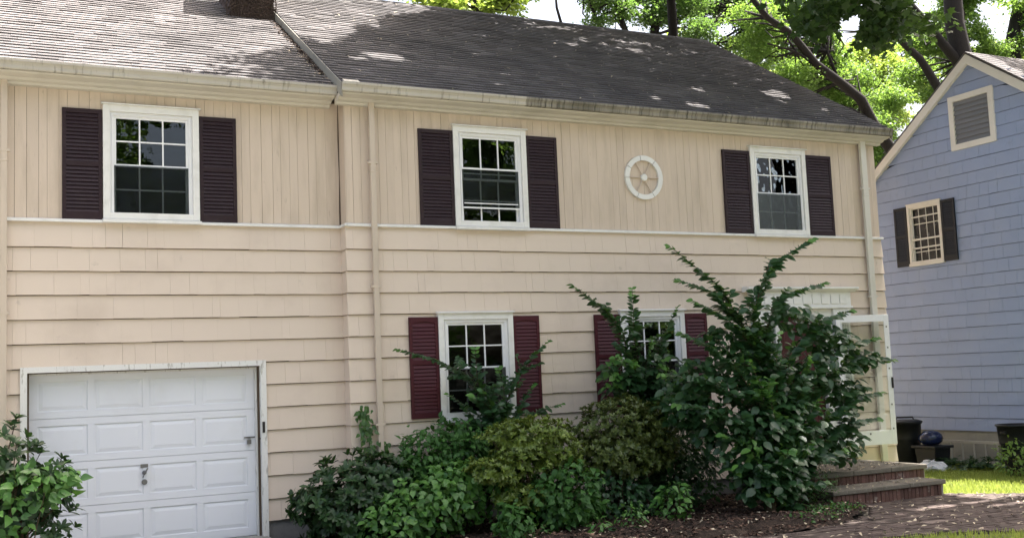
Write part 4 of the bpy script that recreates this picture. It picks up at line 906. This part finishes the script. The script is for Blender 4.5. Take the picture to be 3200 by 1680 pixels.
sapling('elm_sapling', 'tall wide sapling with long arching sprays before the front door', (4.95, -2.35, gb_), -2.0,
        [[(1965, 1100, 0), (1900, 870, .1), (1810, 720, .1), (1672, 610, .2)], [(1965, 1080, 0), (1890, 800, 0), (1930, 670, 0), (2048, 598, 0)], [(1960, 1080, 0), (1890, 850, 0), (1800, 735, 0), (1695, 700, .1)],
         [(1960, 1080, 0), (1900, 880, 0), (1830, 800, -.1), (1735, 752, -.1)], [(1970, 1090, 0), (1920, 850, 0), (1960, 745, .1), (2078, 710, .2)], [(1980, 1100, 0), (1980, 900, 0), (2050, 810, .1), (2148, 778, .2)],
         [(1990, 1120, 0), (2030, 950, 0), (2120, 870, .1), (2212, 848, .2)], [(1990, 1120, 0), (2060, 960, .1), (2160, 895, .2), (2250, 905, .3)], [(2000, 1150, 0), (2080, 1050, .1), (2150, 1000, .2), (2220, 985, .3)],
         [(2000, 1180, 0), (2070, 1110, .1), (2140, 1060, .2), (2215, 1052, .2)], [(1950, 1100, 0), (1870, 950, -.1), (1790, 870, -.1), (1700, 832, 0)], [(1950, 1120, 0), (1860, 1000, -.1), (1760, 950, -.1), (1655, 940, 0)],
         [(1940, 1150, 0), (1850, 1060, -.2), (1760, 1020, -.2), (1690, 1015, -.1)], [(1960, 1100, 0), (1950, 930, -.2), (1960, 830, -.3)], [(1970, 1120, 0), (2010, 980, -.2), (2040, 890, -.3)],
         [(1950, 1130, 0), (1920, 980, -.3), (1880, 900, -.3)], [(1980, 1160, 0), (2020, 1070, -.3), (2060, 1000, -.3)], [(1940, 1180, 0), (1870, 1110, -.3), (1810, 1090, -.3)], [(1960, 1160, 0), (1950, 1050, -.4), (1930, 980, -.4)],
         [(1990, 1200, 0), (2060, 1150, -.2), (2130, 1130, -.1)], [(1930, 1200, 0), (1880, 1170, -.3), (1830, 1180, -.3)], [(1980, 1210, 0), (2010, 1150, -.4), (2040, 1110, -.4)], [(1950, 1230, -.1), (1910, 1180, -.4), (1890, 1130, -.4)],
         [(1980, 1240, -.1), (2030, 1215, -.3), (2080, 1210, -.3)], [(1960, 1250, -.1), (1960, 1190, -.4), (1980, 1130, -.5)], [(1970, 1100, 0), (2000, 940, .2), (1990, 860, .3)], [(1970, 1100, 0), (1900, 950, .2), (1850, 860, .3)]],
        260, .155, ells=[((5.05, -2.2, .75), (.72, .45, .62)), ((5.45, -2.1, 1.0), (.6, .4, .5)), ((5.0, -2.3, .3), (.5, .35, .3)), (PY(1790, 1040, -1.9), (.42, .3, .42)), (PY(2110, 1110, -1.7), (.4, .3, .3)), (PY(1760, 940, -1.8), (.3, .25, .25)), (PY(1720, 1010, -1.7), (.4, .3, .35)), (PY(1850, 930, -1.8), (.35, .3, .35)), (PY(2060, 930, -1.9), (.35, .3, .3)), (PY(2085, 850, -1.8), (.42, .22, .22)), (PY(2130, 985, -1.7), (.38, .25, .28)), (PY(1995, 800, -1.9), (.35, .22, .2)), (PY(1815, 850, -1.9), (.3, .2, .18)), (PY(2170, 900, -1.7), (.3, .2, .14))], ne=2700, r0=.017)
t = thing('ivy_vine', 'green ivy climbing beside the cream downspout above the shrubs', 'vine', (.26, -.06, .3))
wood = MB(); path = [(.2, -.05, .25), (.25, -.05, .6), (.22, -.055, .9), (.2, -.05, 1.15), (.14, -.05, 1.35), (.12, -.045, 1.55)]; wood.tube(path, [.008, .007, .006, .005, .004, .002], 5); wood.build('stem', M_stem, t)
Ps = []; 
for k in range(150):
    f = random.random()**.8*5; i = min(int(f), 4); p = np.array(path[i])+(np.array(path[i+1])-np.array(path[i]))*(f-i); Ps.append(p+np.array([random.gauss(0, .05), -.03-random.random()*.05, random.gauss(0, .04)]))
for k in range(18): Ps.append(np.array([.44+random.gauss(0, .02), -.08, random.uniform(.5, 1.1)]))
Ps = np.array(Ps); n = len(Ps); foliage(t, T_heart, Ps, nrm(np.stack([rng.normal(0, .6, n), -.25*np.ones(n), -.6*np.ones(n)], 1)), nrm(np.stack([rng.normal(0, .3, n), -np.ones(n), .4*np.ones(n)], 1)), rng.uniform(.05, .09, n), L_vine, n)

# ================================================================== TREES
def limb(m, px, Y, r, n=9):
    pts = [PY(x, y, Y) if not isinstance(x, str) else y for x, y in px]; m.tube(pts, r, n)
def branchlets(m, P, C, k=60, r=.035):
    for i in rng.choice(len(P), min(k, len(P)), replace=False):
        CC = np.array(C); b = P[i]; dd_ = np.linalg.norm(CC-b, axis=1); a = CC[np.argsort(dd_)[rng.integers(min(2, len(CC)))]]
        if np.linalg.norm(a-b) > 3.2: continue
        mid = (a+b)/2+rng.normal(0, .25, 3); m.tube([a, mid, b], [r, r*.6, r*.25], 5)
def crown_points(cl, n, inner=.2):
    """cl: clumps (centre, radius, weight); leaves gathered in small tufts"""
    ws = np.array([c[1]**2 for c in cl]); nt_ = n//22; ks = rng.choice(len(cl), nt_, p=ws/ws.sum())
    d = nrm(rng.normal(0, 1, (nt_, 3))); r = rng.uniform(inner, 1, nt_)**.5
    T_ = np.array([cl[k][0] for k in ks])+d*(np.array([cl[k][1] for k in ks])*r)[:, None]*np.array([1, 1, .75])
    P = (T_[:, None]+rng.normal(0, .13, (nt_, 22, 3))*np.array([1.3, 1.3, .6])).reshape(-1, 3); return P, T_
def crown(par, P, mat, L, tpl=T_quad, name='crown', droop=.3):
    n = len(P); D = nrm(rng.normal(0, 1, (n, 3))*np.array([1, 1, .5])+np.array([0, 0, -droop])); N = nrm(rng.normal(0, .5, (n, 3))+np.array([0, 0, 1]))
    link(name, leaves_mesh(name, tpl, P, D, N, rng.uniform(.6, 1.2, n)*L, mat, False), par, (0, 0, 0), 'stuff')
HOLES = [(1390, 25, 75, 32), (1440, 5, 30, 40), (2138, 62, 34, 44), (2128, 90, 22, 22), (2325, 10, 40, 25), (2265, 135, 14, 12), (2010, 95, 10, 10), (1960, 60, 9, 8), (2060, 40, 10, 8), (1920, 150, 8, 8), (2450, 110, 16, 10), (1780, 40, 12, 8), (1560, 60, 14, 10), (1610, 20, 12, 9), (1700, 110, 10, 10), (2300, 268, 40, 14), (2520, 60, 40, 55), (2480, 30, 25, 30), (1840, 75, 35, 20), (2265, 330, 20, 12), (2050, 150, 15, 15), (1350, 55, 30, 12)]
def gaps(P, keep=.04):
    x, y, _ = proj(P); ok = np.ones(len(P), bool)
    for a, b, ra, rb_ in HOLES:
        ins = ((x-a)/ra)**2+((y-b)/rb_)**2 < 1+rng.normal(0, .35, len(P)); ok &= ~ins | (rng.random(len(P)) < keep)
    return P[ok]
def bgtree(name, label, Y, clumps, mat, n, L, limbs, back=0, group=None, tw=70):
    """clumps in view units at depth Y (x, y, radius in view px, offset of depth); limbs: polylines with radii"""
    cl = []
    for x, y, r, q in clumps:
        p = PY(x, y, Y+q+back); cl.append((p, r*np.linalg.norm(p-CAM)/FPX*1.2427))
    lp = [PY(x, y, Y) for x, y in limbs[0][0]]; base = np.array([lp[0][0], lp[0][1], GZ-.05])
    t = thing(name, label, 'tree', base, group)
    m = MB(); m.tube([base, (base+lp[0])/2+np.array([.1, 0, 0])]+lp, [limbs[0][1]*1.35, limbs[0][1]*1.15]+list(np.linspace(limbs[0][1], limbs[0][2], len(lp))), 10); m.build('trunk', M_bark, t, smooth=True)
    nodes = list(lp)
    for px, r0, r1 in limbs[1:]:
        q = [PY(x, y, Y) for x, y in px]; mm = MB(); mm.tube(q, list(np.linspace(r0, r1, len(q))), 8); mm.build('limb', M_bark, t, smooth=True); nodes += q
    P, T_ = crown_points(cl, n); P = gaps(P); T_ = gaps(T_); mm = MB(); branchlets(mm, T_, nodes, tw, .04); mm.build('branches', M_bark, t, smooth=True, kind='stuff')
    crown(t, P, mat, L); return t
bgtree('locust_tree', 'light yellow green tree rising behind the sunlit ridge', 16, [(1080, -40, 60, 0), (1180, -10, 55, 1), (1120, 5, 35, -1), (1270, -10, 50, 0), (1330, -50, 60, 1), (1040, -60, 60, 0), (1220, 25, 25, 0), (1300, 30, 20, 1)], L_locy, 11000, .17,
       [([(1210, 120), (1200, 20), (1190, -80)], .16, .08), ([(1200, 40), (1150, -30), (1100, -80)], .06, .03), ([(1200, 50), (1270, -10), (1330, -80)], .06, .03)])
bgtree('locust_tree', 'dark feathery tree with several thin trunks behind the ridge centre', 13, [(1500, -20, 60, 0), (1590, -30, 70, 1), (1700, 0, 75, 0), (1800, 10, 80, 1), (1640, 40, 40, 0), (1760, 80, 45, -1), (1900, 20, 80, 0), (1860, 100, 45, 0), (1560, 30, 35, 0), (1500, 55, 25, 0), (1930, 110, 50, 1), (1480, 10, 25, 1)], L_locd, 44000, .105,
       [([(1660, 190), (1645, 90), (1655, 20), (1640, -80)], .17, .10), ([(1600, 170), (1575, 85), (1545, 0)], .12, .07), ([(1545, 140), (1500, 50), (1470, -30)], .07, .04), ([(1690, 180), (1760, 90), (1830, 20)], .09, .05), ([(1640, 170), (1700, 60), (1720, -30)], .09, .05), ([(1720, 150), (1800, 110), (1880, 60)], .06, .03), ([(1420, 90), (1400, 20), (1395, -40)], .05, .03)], tw=160)
bgtree('locust_tree', 'tree with a thick leaning trunk curving up between the two houses', 10, [(1900, 60, 70, 0), (1980, 120, 70, 1), (2050, 200, 70, 0), (2120, 260, 60, 0), (2000, 20, 60, 1), (2080, 90, 50, 0), (1900, 140, 45, 0), (2190, 330, 60, 1), (2240, 250, 45, 1), (2000, 190, 50, -1), (2220, 400, 50, 1), (2080, 150, 50, 0), (2150, 200, 45, 0)], L_loc, 50000, .10,
       [([(2290, 430), (2240, 375), (2195, 310), (2165, 250), (2110, 205), (2050, 160), (1990, 85), (1930, 45), (1870, -30)], .20, .08), ([(2190, 305), (2140, 275), (2090, 268), (2050, 262)], .08, .03), ([(2080, 180), (2000, 130), (1930, 110)], .05, .025), ([(2110, 205), (2080, 130), (2090, 60)], .05, .025)], tw=130, back=1.6)
bgtree('locust_tree', 'bright backlit yellow green tree filling the gap between houses', 24, [(2130, 150, 70, 0), (2190, 130, 70, 2), (2240, 180, 65, 0), (2160, 230, 70, 1), (2260, 240, 55, 2), (2220, 310, 60, 0), (2100, 220, 55, 1), (2290, 140, 40, 0), (2080, 110, 45, 0), (2180, 380, 60, 0), (2250, 400, 60, 0), (2060, 60, 40, 2)], L_locy, 26000, .21,
       [([(2240, 420), (2230, 300), (2200, 180), (2180, 80)], .2, .1), ([(2220, 260), (2270, 190), (2290, 120)], .08, .04)])
bgtree('maple_tree', 'big dark trunked maple forking above the blue house roof', 11, [(2380, 10, 65, 1), (2440, 60, 50, 0), (2330, 110, 60, 1), (2400, 150, 45, 1), (2480, 110, 50, 0), (2300, 190, 50, 0), (2340, 240, 40, 1), (2450, -40, 70, 0), (2370, 90, 40, 0), (2500, 140, 35, 0)], L_loc, 36000, .12,
       [([(2440, 250), (2420, 150), (2400, 60), (2395, -20), (2390, -120)], .36, .27), ([(2412, 160), (2370, 110), (2335, 65), (2290, 10)], .18, .10), ([(2385, 260), (2355, 215), (2315, 150), (2258, 96), (2200, 40)], .17, .08)], tw=110, back=2)
bgtree('maple_tree', 'tree with dark trunk at the far end of the blue house roof', 13, [(2560, 20, 60, 0), (2600, 80, 70, 0), (2640, 0, 80, 0), (2560, 120, 40, 0), (2700, 100, 80, 0)], L_loc, 14000, .15,
       [([(2560, 220), (2545, 100), (2560, 20), (2570, -80)], .26, .18)])
bgtree('locust_tree', 'distant pale tree low behind the neighbouring ridge', 34, [(2400, 170, 70, 0), (2500, 150, 60, 0), (2330, 260, 70, 0), (2580, 170, 60, 0), (1700, 120, 70, 0), (1850, 140, 80, 0), (1980, 220, 80, 0), (2080, 300, 80, 0), (2180, 400, 90, 0)], L_locy, 16000, .26,
       [([(2230, 420), (2220, 300), (2200, 220)], .2, .1)])

# overhead canopy: a front yard maple (trunk out of view) and the crown that reaches over the roof from the back yard, both culled to cast the wanted shade
def shade_ok(P):
    """leaf positions whose shadow falls where the roof and garden lie in shade"""
    ok = np.zeros(len(P), bool); s_ = SUN/SUN[2]
    # main and wing roof plane  z = z0 + RS*(y-ye)
    for z0, ye, xa, xb in ((5.86, -.36, -.14, 9.8), (5.86, -.115, -5.3, -.14)):
        k = (P[:, 2]-z0-RS*(P[:, 1]-ye))/(1-RS*s_[1]); Q = P-s_*k[:, None]
        on = (Q[:, 0] > xa) & (Q[:, 0] <= xb) & (Q[:, 1] > ye-.05) & (Q[:, 1] < YRG)
        bx = [-2.6, -2.35, -1.98, -1.47, -1.0, -.52, 0, .2, .55, .95, 1.25, 1.45, 1.84, 2.4, 3.05, 3.5]; by = [-1, -.12, .25, .73, .87, 1.3, 1.5, 1.2, 1.55, 1.95, 2.75, 2.2, 3.3, 3.7, 4.2, 5]
        lim = np.interp(Q[:, 0], bx, by, left=-9, right=9)+rng.normal(0, .06, len(P))
        sh = Q[:, 1] < lim
        rr_ = np.random.default_rng(5); extra_h = tuple((rr_.uniform(2.8, 9.6), rr_.uniform(-.25, 4.3), rr_.uniform(.12, .3), rr_.uniform(.08, .15)) for _ in range(34))
        for hx, hy, rx, ry in extra_h+((.95, 1.0, .45, .3), (.45, .75, .2, .15), (5.9, .02, .30, .2), (5.2, .2, .22, .15), (6.3, .5, .15, .1), (8.4, 1.03, .4, .25), (7.9, 1.5, .15, .12), (7.3, 3.69, .5, .15), (6.9, 2.4, .15, .12), (2.4, .15, .2, .15), (4.2, 1.1, .14, .1), (3.6, .4, .15, .1), (7.2, .6, .2, .1), (4.9, 2.9, .2, .08), (6.0, 3.6, .2, .08), (8.9, .4, .2, .15)):
            sh &= ((Q[:, 0]-hx)/rx)**2+((Q[:, 1]-hy)/ry)**2 > 1
        ok |= on & sh; offroof = on if xa == -.14 else offroof | on
    k = P[:, 2]-GZ; Q = P-s_*k[:, None]; X, Y = Q[:, 0], Q[:, 1]
    lit = ((X > 8.3+(Y < -1)*.0) & (X < 10.6) & (Y > -3.1-.3*(X-8.6)) & (Y < .2))
    for hx, hy, rx, ry in ((7.6, -3.05, 1.1, .16), (8.2, -3.5, 1.0, .12), (5.55, -3.35, .25, .15), (6.4, -4.0, .7, .07), (2.2, -2.3, .15, .15)): lit |= ((X-hx)/rx)**2+((Y-hy)/ry)**2 < 1
    return ok | (~offroof & ~lit)
def canopy(name, label, base, cen, rad, n, mat, L, tpl, extra=None, r0=.42, shade_lobes=()):
    t = thing(name, label, 'tree', base); base = np.array(base, float); top = np.array([base[0]*.5+cen[0]*.5, base[1]*.5+cen[1]*.5, cen[2]-1.2])
    m = MB(); m.tube([base, base+np.array([.05, .1, 3.5]), (base*.6+top*.4)*np.array([1, 1, 0])+np.array([0, 0, 6.5]), top], [r0*1.3, r0, r0*.85, r0*.45], 12); m.build('trunk', M_bark, t, smooth=True)
    d = nrm(rng.normal(0, 1, (n//22, 3))); T_ = np.array(cen)+d*np.array(rad)*rng.uniform(.25, 1, n//22)[:, None]**.5
    for c_, r_, k_ in shade_lobes:
        T_ = np.concatenate([T_, np.array(c_)+nrm(rng.normal(0, 1, (k_, 3)))*np.array(r_)*rng.uniform(.1, 1, k_)[:, None]**.5])
        mm = MB(); mm.tube([top, (top+np.array(c_))/2+np.array([0, 0, .6]), np.array(c_)], [r0*.4, r0*.25, .05], 8); mm.build('limb', M_bark, t, smooth=True)
    nb_ = len(T_)
    if extra is not None: T_ = np.concatenate([T_, extra])
    x, y, zz = proj(T_); vis = (zz > 0) & (y > -40) & (y < 1352) & (x > -30) & (x < 2600)
    ex = np.zeros(len(T_), bool); ex[nb_:] = True
    T_ = T_[~vis | ex]
    for i in range(9):
        e = np.array(cen)+np.array([math.cos(i*.7)*rad[0]*.75, math.sin(i*.7)*rad[1]*.75, random.uniform(-.8, 1)]); q = (top+e)/2+np.array([0, 0, .8])
        mm = MB(); mm.tube([top-np.array([0, 0, .6]), q, e], [r0*.4, r0*.25, .05], 8); mm.build('limb', M_bark, t, smooth=True)
    P = (T_[:, None]+rng.normal(0, .2, (len(T_), 22, 3))*np.array([1.2, 1.2, .5])).reshape(-1, 3)
    P = gaps(P[shade_ok(P)]); crown(t, P, mat, L, tpl, droop=.5); return t
# hanging sprays seen at the top edge of the view
ex = []
for x, y, r in ((2130, -5, 22), (2080, 25, 40), (2030, 30, 30), (2060, 60, 28), (2100, 40, 25), (2200, 15, 45), (2260, 40, 45), (2310, 60, 40), (2210, 70, 40), (2180, 85, 20)):
    for k in range(int(r*r*.008)+3):
        q = PY(x+random.gauss(0, r*.5), y+random.gauss(0, r*.4), random.uniform(-1, 1.5)); ex.append(q)
canopy('maple_tree', 'large front yard maple whose dark leaves hang over the view from above', (13.6, -6.5, GZ), (8.8, -1.6, 13.6), (7.4, 5.0, 2.6), 58000, L_maple, .19, T_maple, np.array(ex), shade_lobes=[((.4, -1.3, 11.6), (2.6, 1.8, .8), 330), ((4.2, -3.2, 12.6), (3.2, 3.0, 1.2), 600)])  # side lobes added out of view to deepen the shade below
canopy('maple_tree', 'tall back yard maple whose crown reaches over the dark roof', (11.6, 8.2, GZ), (7.9, 3.6, 14.6), (7.4, 5.4, 2.4), 62000, L_maple, .2, T_quad, r0=.17, shade_lobes=[((4.6, 1.6, 13.6), (3.4, 3.0, 1.3), 900)])  # side lobe added out of view to thicken the roof shade
# trees across the street behind the viewer (seen in the window panes)
for k, (x, y, h) in enumerate(((-16, -29, 22), (-5, -32, 24), (7, -30, 23), (19, -28, 21))):
    t = thing('street_tree', ['broad tree across the street left of the driveway line', 'tallest tree across the street facing the garage', 'round tree across the street facing the front windows', 'tree across the street facing the blue house'][k], 'tree', (x, y, GZ))
    MB().tube([(x, y, GZ), (x+.1, y, h*.3), (x, y+.2, h*.6)], [.4, .3, .15], 10).build('trunk', M_bark, t, smooth=True)
    cl = [(np.array([x, y, h*.62])+np.array([random.uniform(-5.5, 5.5), random.uniform(-2.5, 2.5), random.uniform(-8.5, 6)]), random.uniform(2.2, 3.2)) for _ in range(26)]
    P, T_ = crown_points(cl, 12000); crown(t, P, L_loc, .6)
